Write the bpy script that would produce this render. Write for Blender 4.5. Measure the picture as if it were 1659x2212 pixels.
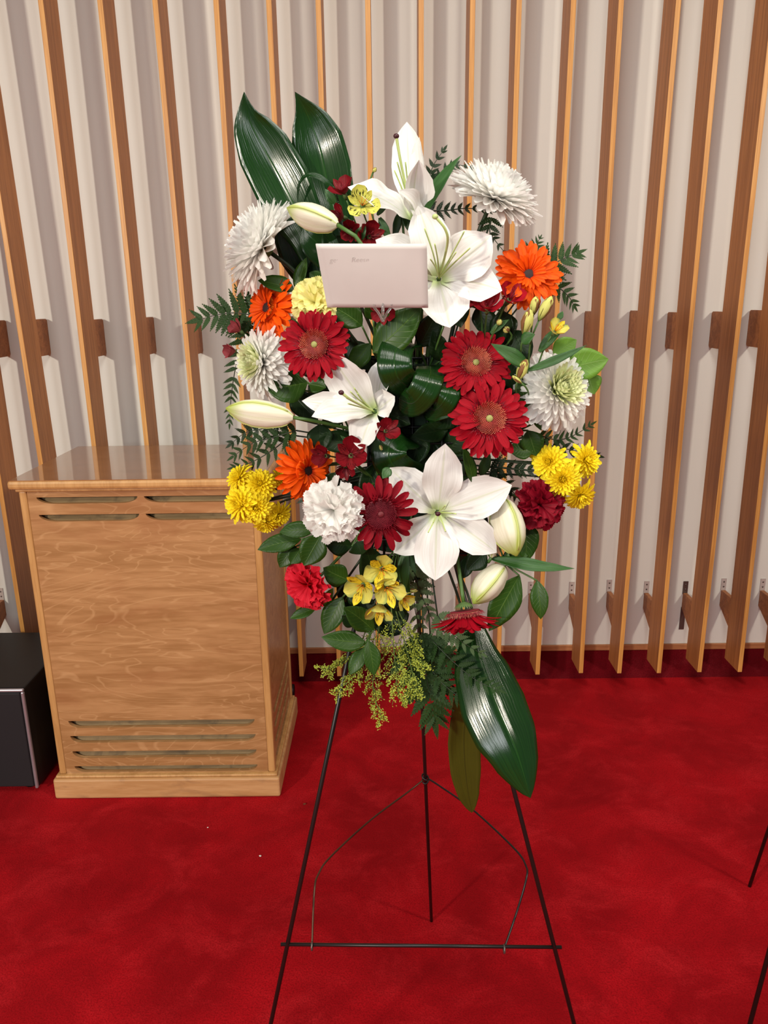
import bpy, math, random
import numpy as np
from mathutils import Vector, Matrix
random.seed(7)
scene = bpy.context.scene
for o in list(bpy.data.objects):
    bpy.data.objects.remove(o)
col = scene.collection

# ------------------------------------------------------------------ camera
FPX, PITCH, ROLL, YAW, CAMH = 1660.3, 0.2757, -0.0127, -0.0039, 1.6527
_f = Vector((math.sin(YAW)*math.cos(PITCH), math.cos(YAW)*math.cos(PITCH), -math.sin(PITCH)))
_r0 = Vector((math.cos(YAW), -math.sin(YAW), 0)); _u0 = _r0.cross(_f)
_r = _r0*math.cos(ROLL)+_u0*math.sin(ROLL); _u = -_r0*math.sin(ROLL)+_u0*math.cos(ROLL)
CAM = Vector((0, 0, CAMH))
cd = bpy.data.cameras.new('camera'); cam = bpy.data.objects.new('camera', cd); col.objects.link(cam)
cd.sensor_fit = 'VERTICAL'; cd.sensor_height = 36.0; cd.lens = FPX/2212*36.0
cd.clip_start = 0.05; cd.clip_end = 60
m3 = Matrix((_r, _u, -_f)).transposed().to_4x4(); m3.translation = CAM
cam.matrix_world = m3
scene.camera = cam

# ------------------------------------------------------------------ world, lights, exposure
w = bpy.data.worlds.new('world'); scene.world = w; w.use_nodes = True
bg = w.node_tree.nodes['Background']; bg.inputs[0].default_value = (0.86, 0.93, 1.0, 1); bg.inputs[1].default_value = 0.16
vs = scene.view_settings
vs.view_transform = 'Standard'; vs.look = 'None'; vs.exposure = 0.0; vs.gamma = 1.0; vs.use_curve_mapping = False
scene.display_settings.display_device = 'sRGB'

def area(name, loc, target, size, power, color, sy=None):
    l = bpy.data.lights.new(name, 'AREA'); l.energy = power; l.color = color
    l.shape = 'RECTANGLE'; l.size = size; l.size_y = sy or size
    o = bpy.data.objects.new(name, l); col.objects.link(o)
    o.location = loc; d = Vector(target)-Vector(loc)
    o.rotation_euler = d.to_track_quat('-Z', 'Y').to_euler()
    return o
WARM = (1.0, 0.91, 0.77); NEUT = (1.0, 0.95, 0.88); COOL = (0.95, 0.975, 1.0)
area('lamp_left_rear', (-3.6, -2.9, 2.8), (-0.4, 3.1, 1.0), 0.30, 195, WARM)
area('lamp_right_front', (3.0, -0.6, 3.4), (0.9, 2.9, 0.6), 0.40, 80, WARM)
area('ceiling_panel_centre', (0.2, 0.2, 3.6), (0.2, 0.9, 0.0), 0.9, 52, NEUT, 1.4)
area('window_rear_left', (-1.8, -3.4, 2.4), (0.2, 1.6, 1.2), 1.5, 70, COOL, 1.2)

# ------------------------------------------------------------------ geometry helpers
def ray(u, v):
    return _f + _r*((u-829.5)/FPX) - _u*((v-1106)/FPX)
def at(u, v, Y):
    d = ray(u, v); return CAM + d*(Y/d.y)
def atz(u, v, Z):
    d = ray(u, v); return CAM + d*((Z-CAMH)/d.z)
def px(n, P):
    return n*(Vector(P)-CAM).dot(_f)/FPX

PROF = {
 'leaf': [(0,.06),(.12,.5),(.3,.92),(.45,1),(.65,.86),(.82,.55),(.93,.22),(1,0)],
 'asp':  [(0,.12),(.1,.42),(.28,.85),(.46,1),(.64,.92),(.78,.62),(.88,.26),(.94,.1),(1,0)],
 'aspb': [(0,.12),(.1,.38),(.3,.82),(.5,1),(.68,.94),(.84,.64),(.94,.26),(1,0)],
 'tepal':[(0,.26),(.15,.42),(.4,.9),(.58,1),(.75,.88),(.89,.5),(.97,.16),(1,0)],
 'ger':  [(0,.4),(.3,.75),(.62,1),(.83,.93),(.94,.66),(1,.28)],
 'mum':  [(0,.5),(.35,.85),(.7,1),(.9,.88),(1,.4)],
 'alo':  [(0,.22),(.35,.62),(.65,1),(.85,.92),(.95,.55),(1,.12)],
 'ali':  [(0,.2),(.35,.7),(.6,1),(.85,.7),(1,.05)],
 'strap':[(0,.75),(.1,.95),(.5,1),(.9,.95),(1,.75)],
 'grass':[(0,.3),(.2,.8),(.45,1),(.75,.6),(1,0)],
}
PROF = {k: (np.array([a for a, b in v]), np.array([b for a, b in v])) for k, v in PROF.items()}

class MB:
    def __init__(s): s.v = []; s.f = []; s.uv = []
    def add(s, vs, fs, uvs=None):
        b = len(s.v); s.v += [Vector(x) for x in vs]; s.f += [tuple(i+b for i in f) for f in fs]
        s.uv += list(uvs) if uvs is not None else [(0, 0)]*len(vs)
    def path_blade(s, pts, ups, width, prof='leaf', cup=0.1, fold=0.0, ruffle=0.0, freq=5.0, nw=4, phase=None, ragged=0.0, th=0.0):
        """pts: centre line; ups: face normal per point"""
        ph = random.random()*6.28 if phase is None else phase
        n = len(pts); vs = []; uv = []; vsb = []
        xs, ys = PROF[prof]
        for i, p in enumerate(pts):
            t = i/(n-1)
            a = pts[max(i-1, 0)]; b = pts[min(i+1, n-1)]
            T = (b-a).normalized(); U = ups[i] if isinstance(ups, list) else ups
            L = T.cross(U)
            if L.length < 1e-5: L = T.cross(Vector((.3, .2, .9)))
            L.normalize(); N = L.cross(T).normalized()
            hw = 0.5*width*float(np.interp(t, xs, ys))
            for k in range(nw+1):
                q = -1+2*k/nw
                rr = hw*(1+ragged*math.sin(17*t+3*ph+q))
                off = cup*hw*q*q*1.0 + fold*hw*abs(q) + ruffle*width*0.5*q*q*math.sin(freq*6.28*t+ph+(1.7 if q > 0 else 0))*min(1, hw/width*3)
                vs.append(p + L*(q*rr) + N*off); uv.append((q, t))
                if th: vsb.append(vs[-1]-N*th)
        fs = []
        for i in range(n-1):
            for k in range(nw):
                a = i*(nw+1)+k; fs.append((a, a+1, a+nw+2, a+nw+1))
        if th:
            m = len(vs); B = vs+vsb
            ff = fs+[tuple(x+m for x in reversed(f)) for f in fs]
            for i in range(n-1):
                a = i*(nw+1); b = a+nw+1; ff.append((a, b, b+m, a+m))
                a = i*(nw+1)+nw; b = a+nw+1; ff.append((b, a, a+m, b+m))
            s.add(B, ff, uv+uv)
        else:
            s.add(vs, fs, uv)
    def blade(s, base, tip, width, up=(0,-1,.3), bow=.08, side=0.0, nl=10, bend=.5, **k):
        base = Vector(base); tip = Vector(tip); up = Vector(up).normalized(); d = tip-base; Ln = d.length
        lat = d.cross(up).normalized(); nn = lat.cross(d).normalized()
        c = base+d*bend+nn*(bow*Ln)+lat*(side*Ln)
        pts = []
        for i in range(nl+1):
            t = i/nl; pts.append(base*(1-t)**2+c*(2*t*(1-t))+tip*t*t)
        s.path_blade(pts, up, width, **k)
    def tube(s, pts, r, n=6, cap=True):
        pts = [Vector(p) for p in pts]; vs = []; fs = []; uv = []; N0 = None
        for i, p in enumerate(pts):
            T = (pts[min(i+1, len(pts)-1)]-pts[max(i-1, 0)]).normalized()
            if N0 is None: N0 = T.orthogonal().normalized()
            N0 = (N0-T*N0.dot(T))
            N0 = N0.normalized() if N0.length > 1e-6 else T.orthogonal().normalized()
            B = T.cross(N0); rr = r[i] if isinstance(r, (list, tuple)) else r
            for k in range(n):
                a = 6.28318*k/n; vs.append(p+(N0*math.cos(a)+B*math.sin(a))*rr); uv.append((k/n, i/(len(pts)-1)))
        for i in range(len(pts)-1):
            for k in range(n):
                fs.append((i*n+k, i*n+(k+1) % n, (i+1)*n+(k+1) % n, (i+1)*n+k))
        if cap:
            fs.append(tuple(reversed(range(n)))); fs.append(tuple(range((len(pts)-1)*n, len(pts)*n)))
        s.add(vs, fs, uv)
    def box(s, lo, hi):
        x0, y0, z0 = lo; x1, y1, z1 = hi
        s.add([(x0,y0,z0),(x1,y0,z0),(x1,y1,z0),(x0,y1,z0),(x0,y0,z1),(x1,y0,z1),(x1,y1,z1),(x0,y1,z1)],
              [(0,3,2,1),(4,5,6,7),(0,1,5,4),(1,2,6,5),(2,3,7,6),(3,0,4,7)])
    def prism(s, prof, axis, a, b):
        """extrude a 2D polygon along axis ('x': prof=(y,z), 'y': (x,z), 'z': (x,y))"""
        def P(q, t): return {'x': (t, q[0], q[1]), 'y': (q[0], t, q[1]), 'z': (q[0], q[1], t)}[axis]
        n = len(prof); vs = [P(q, a) for q in prof]+[P(q, b) for q in prof]
        s.add(vs, [tuple(range(n)), tuple(reversed(range(n, 2*n)))]+[((i+1) % n, i, n+i, n+(i+1) % n) for i in range(n)])
    def ball(s, c, rad, nu=8, nv=6, M=None):
        c = Vector(c); vs = []; fs = []; uv = []
        rx, ry, rz = rad if isinstance(rad, (tuple, list)) else (rad,)*3
        for j in range(nv+1):
            th = math.pi*j/nv
            for i in range(nu):
                a = 6.28318*i/nu; q = Vector((rx*math.sin(th)*math.cos(a), ry*math.sin(th)*math.sin(a), rz*math.cos(th)))
                vs.append(c+(M@q if M else q)); uv.append((i/nu, j/nv))
        for j in range(nv):
            for i in range(nu):
                fs.append((j*nu+i, (j+1)*nu+i, (j+1)*nu+(i+1) % nu, j*nu+(i+1) % nu))
        s.add(vs, fs, uv)
    def mesh(s, name, mat, M=None, smooth=True):
        me = bpy.data.meshes.new(name)
        vv = [M@x for x in s.v] if M is not None else s.v
        me.from_pydata([tuple(x) for x in vv], [], s.f)
        ul = me.uv_layers.new(name='UVMap'); li = np.zeros(len(me.loops), dtype=np.int32); me.loops.foreach_get('vertex_index', li)
        ul.data.foreach_set('uv', np.array(s.uv, dtype=np.float32)[li].ravel())
        if smooth: me.polygons.foreach_set('use_smooth', [True]*len(me.polygons))
        me.materials.append(mat); me.update()
        return me
    def build(s, name, mat, parent=None, smooth=True, kind=None, label=None, bevel=0):
        """verts are in world space; baked into the parent's frame"""
        M = WM[parent.name].inverted() if parent is not None else None
        me = s.mesh(name, mat, M, smooth)
        o = bpy.data.objects.new(name, me); col.objects.link(o)
        if parent is not None: o.parent = parent; WM[o.name] = WM[parent.name].copy()
        else: WM[o.name] = Matrix.Identity(4)
        if kind: o['kind'] = kind
        if label: o['label'] = label
        if bevel:
            b = o.modifiers.new('bevel', 'BEVEL'); b.width = bevel; b.segments = 2; b.limit_method = 'ANGLE'
        return o
WM = {}
def thing(name, label, cat, loc=(0,0,0), rot=None, group=None):
    o = bpy.data.objects.new(name, None); col.objects.link(o); o.empty_display_size = .02
    M = Matrix.Translation(Vector(loc)) @ (rot.to_4x4() if rot is not None else Matrix.Identity(4))
    o.matrix_world = M; WM[o.name] = M
    o['label'] = label; o['category'] = cat
    if group: o['group'] = group
    return o
def tag(o, label, cat, group=None):
    o['label'] = label; o['category'] = cat
    if group: o['group'] = group
    return o
def child(name, me, parent, M):
    """mesh instance under parent; M is in the parent's frame"""
    o = bpy.data.objects.new(name, me); col.objects.link(o); o.parent = parent; o.matrix_basis = M
    WM[o.name] = WM[parent.name] @ M
    return o
def frame(n, roll=0.0):
    """rotation matrix whose z axis is n; y axis as upright as can be"""
    z = Vector(n).normalized(); up = Vector((0,0,1)) if abs(z.z) < .95 else Vector((0,1,0))
    x = up.cross(z).normalized(); y = z.cross(x)
    return Matrix((x, y, z)).transposed() @ Matrix.Rotation(roll, 3, 'Z')

# ------------------------------------------------------------------ materials
def s2l(c):
    c = [x/255 for x in c]
    return tuple(x/12.92 if x <= .04045 else ((x+.055)/1.055)**2.4 for x in c)+(1,)
class NT:
    def __init__(s, name):
        s.m = bpy.data.materials.new(name); s.m.use_nodes = True; s.t = s.m.node_tree
        s.p = s.t.nodes['Principled BSDF']; s.out = s.t.nodes['Material Output']
    def n(s, typ, **kw):
        x = s.t.nodes.new(typ)
        for k, v in kw.items(): setattr(x, k, v)
        return x
    def link(s, a, b): s.t.links.new(a, b)
    def val(s, inp, v):
        if hasattr(v, 'is_linked') or isinstance(v, bpy.types.NodeSocket): s.link(v, inp)
        else: inp.default_value = v
    def math(s, op, a, b=0.0, c=None, clamp=False):
        x = s.n('ShaderNodeMath', operation=op); x.use_clamp = clamp; s.val(x.inputs[0], a); s.val(x.inputs[1], b)
        if c is not None: s.val(x.inputs[2], c)
        return x.outputs[0]
    def smooth(s, v, a, b):
        x = s.n('ShaderNodeMapRange', interpolation_type='SMOOTHSTEP'); s.val(x.inputs[0], v)
        x.inputs[1].default_value = a; x.inputs[2].default_value = b; return x.outputs[0]
    def mix(s, f, a, b, blend='MIX'):
        x = s.n('ShaderNodeMix', data_type='RGBA', blend_type=blend); s.val(x.inputs[0], f); s.val(x.inputs[6], a); s.val(x.inputs[7], b); return x.outputs[2]
    def noise(s, vec, scale, detail=3, rough=.5, dist=0):
        x = s.n('ShaderNodeTexNoise'); x.inputs['Scale'].default_value = scale; x.inputs['Detail'].default_value = detail
        x.inputs['Roughness'].default_value = rough; x.inputs['Distortion'].default_value = dist
        if vec is not None: s.link(vec, x.inputs['Vector'])
        return x.outputs['Fac']
    def coord(s, kind='Object', scale=(1,1,1), loc=(0,0,0)):
        c = s.n('ShaderNodeTexCoord'); mp = s.n('ShaderNodeMapping'); mp.inputs['Scale'].default_value = scale; mp.inputs['Location'].default_value = loc
        s.link(c.outputs[kind], mp.inputs['Vector']); return mp.outputs[0]
    def uv(s):
        c = s.n('ShaderNodeTexCoord'); x = s.n('ShaderNodeSeparateXYZ'); s.link(c.outputs['UV'], x.inputs[0]); return x.outputs[0], x.outputs[1]
    def rnd(s):
        return s.n('ShaderNodeObjectInfo').outputs['Random']
    def bump(s, h, strength=.3, dist=.002):
        b = s.n('ShaderNodeBump'); b.inputs['Strength'].default_value = strength; b.inputs['Distance'].default_value = dist
        s.link(h, b.inputs['Height']); s.link(b.outputs[0], s.p.inputs['Normal'])
    def fin(s, color, rough=.5, spec=.5, coat=0, coat_rough=.1, metal=0, translucent=0, tcol=None):
        s.val(s.p.inputs['Base Color'], color); s.val(s.p.inputs['Roughness'], rough); s.p.inputs['Specular IOR Level'].default_value = spec
        s.p.inputs['Metallic'].default_value = metal; s.p.inputs['Coat Weight'].default_value = coat; s.p.inputs['Coat Roughness'].default_value = coat_rough
        if translucent:
            tr = s.n('ShaderNodeBsdfTranslucent'); s.val(tr.inputs[0], tcol if tcol is not None else color)
            mx = s.n('ShaderNodeMixShader'); mx.inputs[0].default_value = translucent
            s.link(s.p.outputs[0], mx.inputs[1]); s.link(tr.outputs[0], mx.inputs[2]); s.link(mx.outputs[0], s.out.inputs[0])
        return s.m
def wood(name, c1, c2, scale, rough=.45, coat=0.0, coat_rough=.15, dist=1.2, fine=1.0, dirt=None, lines=False):
    t = NT(name); v = t.coord('Object', scale)
    a = t.noise(v, 1.0, 5, .55, dist); b = t.noise(t.coord('Object', tuple(x*6*fine for x in scale)), 1.0, 3, .6, .2)
    f = t.math('ADD', t.math('MULTIPLY', a, .65), t.math('MULTIPLY', b, .35))
    c = t.mix(t.smooth(f, .36, .64), s2l(c1), s2l(c2))
    if lines:
        an = t.noise(t.coord('Object', (1.3, 4, 4.6)), 1.0, 3, .5, 1.6); fr = t.math('FRACT', t.math('MULTIPLY', an, 13.0))
        c = t.mix(t.math('MULTIPLY', t.math('SUBTRACT', 1.0, t.smooth(t.math('ABSOLUTE', t.math('SUBTRACT', fr, .5)), 0.0, .12)), .38), c, s2l((208, 164, 116)))
    if dirt:
        dn = t.noise(t.coord('Object', dirt[1]), 1.0, 4, .6, .5)
        c = t.mix(t.math('MULTIPLY', t.smooth(dn, .5, .72), dirt[2]), c, s2l(dirt[0]))
    t.bump(b, .12, .001)
    return t.fin(c, rough, .4, coat, coat_rough)
def plain(name, c, rough=.5, **k):
    t = NT(name); n = t.noise(t.coord('Object'), k.pop('ns', 30), 3); cc = t.mix(n, s2l([x*.9 for x in c]), s2l([min(255, x*1.06) for x in c]))
    return t.fin(cc, rough, **k)
M = {}
# slats: warm fir
M['slat'] = wood('slat_wood', (154, 98, 54), (184, 122, 70), (60, 60, 1.6), .45)
M['slat_lit'] = wood('slat_wood_lit', (186, 126, 62), (214, 156, 84), (110, 110, 1.8), .42)  # slat wood again, lightened to paint in light on the narrow faces
M['block'] = wood('block_wood', (140, 86, 48), (172, 110, 64), (1.5, 30, 30), .5)
M['base'] = wood('baseboard_wood', (150, 98, 60), (180, 122, 80), (2, 40, 40), .45)
M['cab'] = wood('cabinet_veneer', (158, 114, 70), (184, 138, 92), (1.5, 9, 13), .34, .25, .2, 2.6, lines=True, dirt=((150, 96, 58), (2.2, 2, 5), .5))
M['cabtop'] = wood('cabinet_top_veneer', (138, 90, 50), (162, 110, 66), (1.6, 14, 9), .25, 1.0, .03, 1.2)
M['post'] = wood('cabinet_edging', (180, 132, 78), (204, 156, 98), (25, 25, 2), .4, .2, .2, .6)
M['plinth'] = wood('cabinet_plinth', (186, 138, 88), (206, 160, 110), (2, 20, 20), .45, .1, .2, .8, dirt=((150, 112, 78), (9, 9, 30), .55))
M['louver'] = wood('louver_dusty_wood', (124, 100, 66), (150, 124, 86), (3, 30, 30), .7, dirt=((78, 62, 44), (9, 9, 9), .8))
M['dark'] = plain('dark_cavity', (38, 28, 20), .8)
M['black'] = plain('black_vinyl', (20, 18, 19), .45, spec=.35)
M['grille'] = plain('dark_grille_cloth', (22, 18, 22), .75, ns=400)
M['chrome'] = plain('brushed_silver_edge', (176, 166, 172), .35, metal=.6)
M['steel'] = plain('painted_steel_plate', (196, 186, 180), .45, metal=.2)
M['screw'] = plain('screw_steel', (110, 100, 95), .4, metal=.7)
M['wire'] = plain('black_enamel_wire', (24, 19, 18), .38, spec=.5)
M['brace'] = plain('bronze_wire', (84, 56, 40), .35, metal=.5)
M['cage'] = plain('black_plastic_cage', (14, 15, 14), .35)
M['foam'] = plain('wet_floral_foam', (30, 52, 34), .9)
M['paper'] = plain('envelope_paper', (224, 220, 214), .85, spec=.15, ns=8)
M['pencil'] = plain('faint_pencil', (200, 194, 188), .9, spec=.1)
M['scrapw'] = plain('white_scrap', (230, 224, 215), .8)
M['scrapb'] = plain('brown_scrap', (110, 48, 20), .8)
def _clear():
    t = NT('clear_plastic'); t.p.inputs['Transmission Weight'].default_value = .92; t.p.inputs['IOR'].default_value = 1.45
    return t.fin((.95, .96, .95, 1), .08)
M['clear'] = _clear()
def _wall():
    t = NT('painted_plaster'); v = t.coord('Object')
    n = t.noise(v, 2.0, 4); c = t.mix(n, s2l((216, 214, 206)), s2l((226, 224, 216)))
    sp = t.noise(v, 9, 2); c = t.mix(t.smooth(sp, .76, .8), c, s2l((170, 150, 140)))
    t.bump(t.noise(v, 320, 2), .15, .0006)
    return t.fin(c, .75, .25)
M['wall'] = _wall()
M['budrib'] = plain('bud_rib', (188, 198, 110), .5)
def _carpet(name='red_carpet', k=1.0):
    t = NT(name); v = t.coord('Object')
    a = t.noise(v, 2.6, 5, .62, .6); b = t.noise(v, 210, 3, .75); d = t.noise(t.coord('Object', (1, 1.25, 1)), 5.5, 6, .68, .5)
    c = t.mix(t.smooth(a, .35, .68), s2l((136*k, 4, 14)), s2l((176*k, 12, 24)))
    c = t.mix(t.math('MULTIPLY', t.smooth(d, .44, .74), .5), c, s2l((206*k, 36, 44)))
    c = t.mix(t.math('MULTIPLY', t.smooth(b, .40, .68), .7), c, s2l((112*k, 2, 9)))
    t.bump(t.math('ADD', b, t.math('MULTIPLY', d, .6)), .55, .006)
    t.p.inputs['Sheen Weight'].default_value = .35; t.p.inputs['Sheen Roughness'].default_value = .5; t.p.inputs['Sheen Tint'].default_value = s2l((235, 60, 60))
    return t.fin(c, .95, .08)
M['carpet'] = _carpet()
M['carpet_shaded'] = _carpet('red_carpet_shaded', .62)  # floor carpet darkened; the riser's shade is painted into its colour

def leafmat(name, c1, c2, vein, rough=.3, trans=.12, spec=.5, par=False, veins=9.0):
    t = NT(name); u, v = t.uv(); au = t.math('ABSOLUTE', u)
    n = t.noise(t.coord('Object'), 14, 3); c = t.mix(n, s2l(c1), s2l(c2))
    mid = t.math('SUBTRACT', 1.0, t.smooth(au, .0, .05))
    if par:
        cm = t.n('ShaderNodeCombineXYZ'); t.link(t.math('MULTIPLY', u, 22.0), cm.inputs[0]); t.link(t.math('MULTIPLY', v, 1.6), cm.inputs[1])
        ln = t.noise(cm.outputs[0], 1.0, 2, .6); c = t.mix(t.math('MULTIPLY', t.smooth(ln, .35, .75), .35), c, s2l(vein)); h = ln
    else:
        k = t.math('SUBTRACT', t.math('MULTIPLY', v, veins), t.math('MULTIPLY', au, 2.2)); fr = t.math('FRACT', k)
        h = t.math('SUBTRACT', 1.0, t.smooth(t.math('ABSOLUTE', t.math('SUBTRACT', fr, .5)), 0.0, .09))
        c = t.mix(t.math('MULTIPLY', h, .28), c, s2l(vein))
    c = t.mix(t.math('MULTIPLY', mid, .6), c, s2l(vein))
    hh = t.math('ADD', h, mid)
    t.bump(hh, .25 if not par else .4, .0012)
    return t.fin(c, rough, spec, translucent=trans, tcol=s2l([min(255, x*1.5) for x in c2]))
M['asp'] = leafmat('aspidistra_green', (12, 38, 12), (22, 56, 16), (36, 74, 24), .17, .05, .42, par=True)
M['aspback'] = leafmat('aspidistra_olive', (70, 72, 18), (88, 88, 22), (46, 50, 16), .42, .2, .4, par=True)
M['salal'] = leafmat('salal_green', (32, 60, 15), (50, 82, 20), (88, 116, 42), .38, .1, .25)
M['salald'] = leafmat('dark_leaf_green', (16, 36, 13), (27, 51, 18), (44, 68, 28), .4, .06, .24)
M['lime'] = leafmat('young_lime_green', (92, 132, 44), (112, 152, 52), (132, 166, 74), .45, .25, .4)
M['lilyleaf'] = leafmat('lily_leaf_green', (34, 74, 30), (50, 94, 38), (86, 128, 60), .32, .12, .5, par=True)
M['fern'] = leafmat('fern_green', (30, 54, 22), (46, 74, 30), (52, 82, 38), .55, .12, .2)
M['fernp'] = leafmat('pale_fern_green', (62, 88, 52), (92, 116, 74), (110, 134, 90), .55, .12, .3)
M['stem'] = plain('green_stem', (70, 104, 44), .45)
M['stemd'] = plain('dark_stem', (34, 50, 26), .5)
def petal(name, c1, c2, base=None, bpos=.35, rough=.5, trans=.2, lines=30.0, tipc=None, bumpk=.2, edge=None, mid=None):
    t = NT(name); u, v = t.uv()
    cm = t.n('ShaderNodeCombineXYZ'); t.link(t.math('MULTIPLY', u, lines*.35), cm.inputs[0]); t.link(t.math('MULTIPLY', v, 1.5), cm.inputs[1]); t.link(t.math('MULTIPLY', t.rnd(), 40.0), cm.inputs[2])
    ln = t.noise(cm.outputs[0], 1.0, 3, .6); c = t.mix(t.smooth(ln, .3, .7), s2l(c1), s2l(c2))
    if base: c = t.mix(t.math('SUBTRACT', 1.0, t.smooth(v, 0.0, bpos)), c, s2l(base))
    if tipc: c = t.mix(t.smooth(v, .7, 1.0), c, s2l(tipc))
    if mid: c = t.mix(t.math('MULTIPLY', t.math('SUBTRACT', 1.0, t.smooth(t.math('ABSOLUTE', u), .01, .09)), .8), c, s2l(mid))
    if edge: c = t.mix(t.smooth(t.math('ABSOLUTE', u), .45, 1.0), c, s2l(edge))
    t.bump(ln, bumpk, .0012)
    return t.fin(c, rough, .13, translucent=trans)
M['white'] = petal('lily_white', (234, 232, 227), (248, 247, 244), (196, 214, 150), .26, .5, .22, mid=(222, 226, 204), bumpk=.35)
M['mumw'] = petal('mum_white', (247, 246, 241), (253, 252, 249), (238, 240, 214), .4, .55, .45)
M['mumg'] = petal('mum_green_heart', (222, 228, 168), (238, 240, 200), (168, 196, 92), .7, .55, .2)
M['yellow'] = petal('mum_yellow', (250, 222, 24), (255, 238, 60), (236, 204, 10), .4, .5, .2)
M['red'] = petal('gerbera_red', (134, 2, 20), (164, 5, 28), (94, 2, 16), .4, .6, .1)
M['redd'] = petal('gerbera_deep_red', (112, 6, 20), (140, 10, 28), (84, 2, 14), .4, .55, .08)
M['redeye'] = plain('gerbera_pink_florets', (228, 142, 112), .6)
M['redring'] = plain('gerbera_dark_florets', (126, 14, 34), .6)
M['eye'] = plain('gerbera_green_eye', (150, 150, 84), .6)
M['eyered'] = plain('gerbera_wine_eye', (104, 22, 30), .6)
M['orange'] = petal('gerbera_orange', (232, 72, 8), (244, 100, 14), (206, 50, 6), .35, .5, .15)
M['oring'] = plain('gerbera_golden_ring', (216, 130, 30), .6)
M['odark'] = plain('gerbera_dark_centre', (40, 16, 12), .7)
M['cream'] = petal('carnation_cream', (236, 228, 140), (246, 240, 168), (224, 214, 110), .4, .55, .2)
M['carnw'] = petal('carnation_white', (240, 238, 232), (250, 249, 246), (238, 240, 222), .3, .55, .45)
M['coral'] = petal('carnation_coral_red', (206, 26, 44), (226, 44, 62), (160, 8, 28), .4, .55, .15)
M['wine'] = petal('carnation_wine_red', (112, 6, 24), (138, 12, 34), (80, 2, 16), .4, .55, .12)
def streak(name, c1, c2, dark, base=None):
    t = NT(name); u, v = t.uv()
    cm = t.n('ShaderNodeCombineXYZ'); t.link(t.math('MULTIPLY', u, 4.5), cm.inputs[0]); t.link(t.math('MULTIPLY', v, 2.2), cm.inputs[1]); t.link(t.math('MULTIPLY', t.rnd(), 30.0), cm.inputs[2])
    ln = t.noise(cm.outputs[0], 1.6, 1, .5); st = t.smooth(ln, .56, .6)
    inn = t.math('MULTIPLY', t.smooth(v, .25, .4), t.math('SUBTRACT', 1.0, t.smooth(v, .72, .86)))
    c = t.mix(t.noise(t.coord('Object'), 40), s2l(c1), s2l(c2)); c = t.mix(t.math('MULTIPLY', st, inn), c, s2l(dark))
    return t.fin(c, .5, .3, translucent=.15)
M['ayin'] = streak('alstroemeria_yellow_streaked', (226, 196, 22), (238, 214, 60), (92, 52, 14))
M['aylime'] = streak('alstroemeria_lime_streaked', (204, 204, 84), (218, 216, 110), (70, 70, 20))
M['ayout'] = petal('alstroemeria_yellow_outer', (212, 204, 92), (224, 216, 112), (196, 170, 30), .5, .5, .2, edge=(160, 172, 96))
M['arin'] = streak('alstroemeria_red_streaked', (158, 26, 40), (182, 42, 54), (80, 4, 16))
M['arout'] = petal('alstroemeria_red_outer', (148, 14, 30), (172, 24, 40), (116, 8, 22), .4, .5, .15)
M['adkin'] = streak('alstroemeria_wine_streaked', (112, 14, 22), (136, 24, 30), (60, 4, 10))
M['adk'] = petal('alstroemeria_wine_outer', (104, 10, 20), (128, 18, 28), (84, 10, 18), .4, .5, .1)
M['apk'] = petal('alstroemeria_faded_pink', (138, 50, 58), (160, 78, 80), (170, 120, 96), .4, .55, .15)
M['abud'] = petal('alstroemeria_bud_skin', (196, 200, 100), (214, 212, 128), (112, 140, 60), .3, .5, .1)
M['abudb'] = petal('alstroemeria_bud_brown', (122, 82, 52), (140, 98, 62), (120, 110, 60), .3, .5, .1)
def _bud():
    t = NT('lily_bud_skin'); u, v = t.uv()
    k = t.math('FRACT', t.math('MULTIPLY', u, 3.0)); rib = t.math('SUBTRACT', 1.0, t.smooth(t.math('ABSOLUTE', t.math('SUBTRACT', k, .5)), .0, .16))
    cm = t.n('ShaderNodeCombineXYZ'); t.link(t.math('MULTIPLY', u, 40.0), cm.inputs[0]); t.link(t.math('MULTIPLY', v, 1.5), cm.inputs[1])
    ln = t.noise(cm.outputs[0], 1.0, 2); c = t.mix(t.smooth(ln, .3, .7), s2l((228, 222, 196)), s2l((240, 236, 214)))
    g = t.math('ADD', t.math('MULTIPLY', rib, .75), t.smooth(v, .62, 1.0), clamp=True)
    c = t.mix(g, c, s2l((176, 192, 84)))
    t.bump(ln, .15, .001)
    return t.fin(c, .45, .4, translucent=.12)
M['bud'] = _bud()
M['filament'] = plain('lily_filament', (190, 208, 130), .5)
M['stigma'] = plain('lily_dark_stigma', (62, 14, 22), .5)
M['gold'] = plain('goldenrod_buds', (168, 180, 58), .6)
M['goldstem'] = plain('goldenrod_stem', (92, 116, 46), .6)
M['calyx'] = plain('green_calyx', (84, 110, 58), .6)
# ================================================================== the room
SC = .9155                                      # slat screen, measured 1/SC further away, brought onto the wall
def Zs(z): return CAMH+SC*(z-CAMH)
YS, SD, YW = 3.131*SC, 0.140*SC, 3.378*SC
mb = MB(); mb.box((-4.2, -4.6, -.1), (4.2, YW+.12, 0)); fl = mb.build('floor', M['carpet'], smooth=False); fl['kind'] = 'structure'
mb = MB(); mb.box((-4.2, YW, 0), (4.2, YW+.12, 3.7)); wall = mb.build('wall_back', M['wall'], smooth=False); wall['kind'] = 'structure'
TB0, TB1 = Zs(-.003), Zs(.026)
mb = MB(); mb.box((-4.2, YW-.010, TB0), (4.2, YW, TB1)); bb = mb.build('trim_1', M['base'], smooth=False, bevel=.002); bb['kind'] = 'structure'
mb = MB(); mb.box((-4.2, YW-.006, 0.0), (4.2, YW, TB0)); bb = mb.build('baseboard_back', M['carpet_shaded'], smooth=False); bb['kind'] = 'structure'
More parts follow.
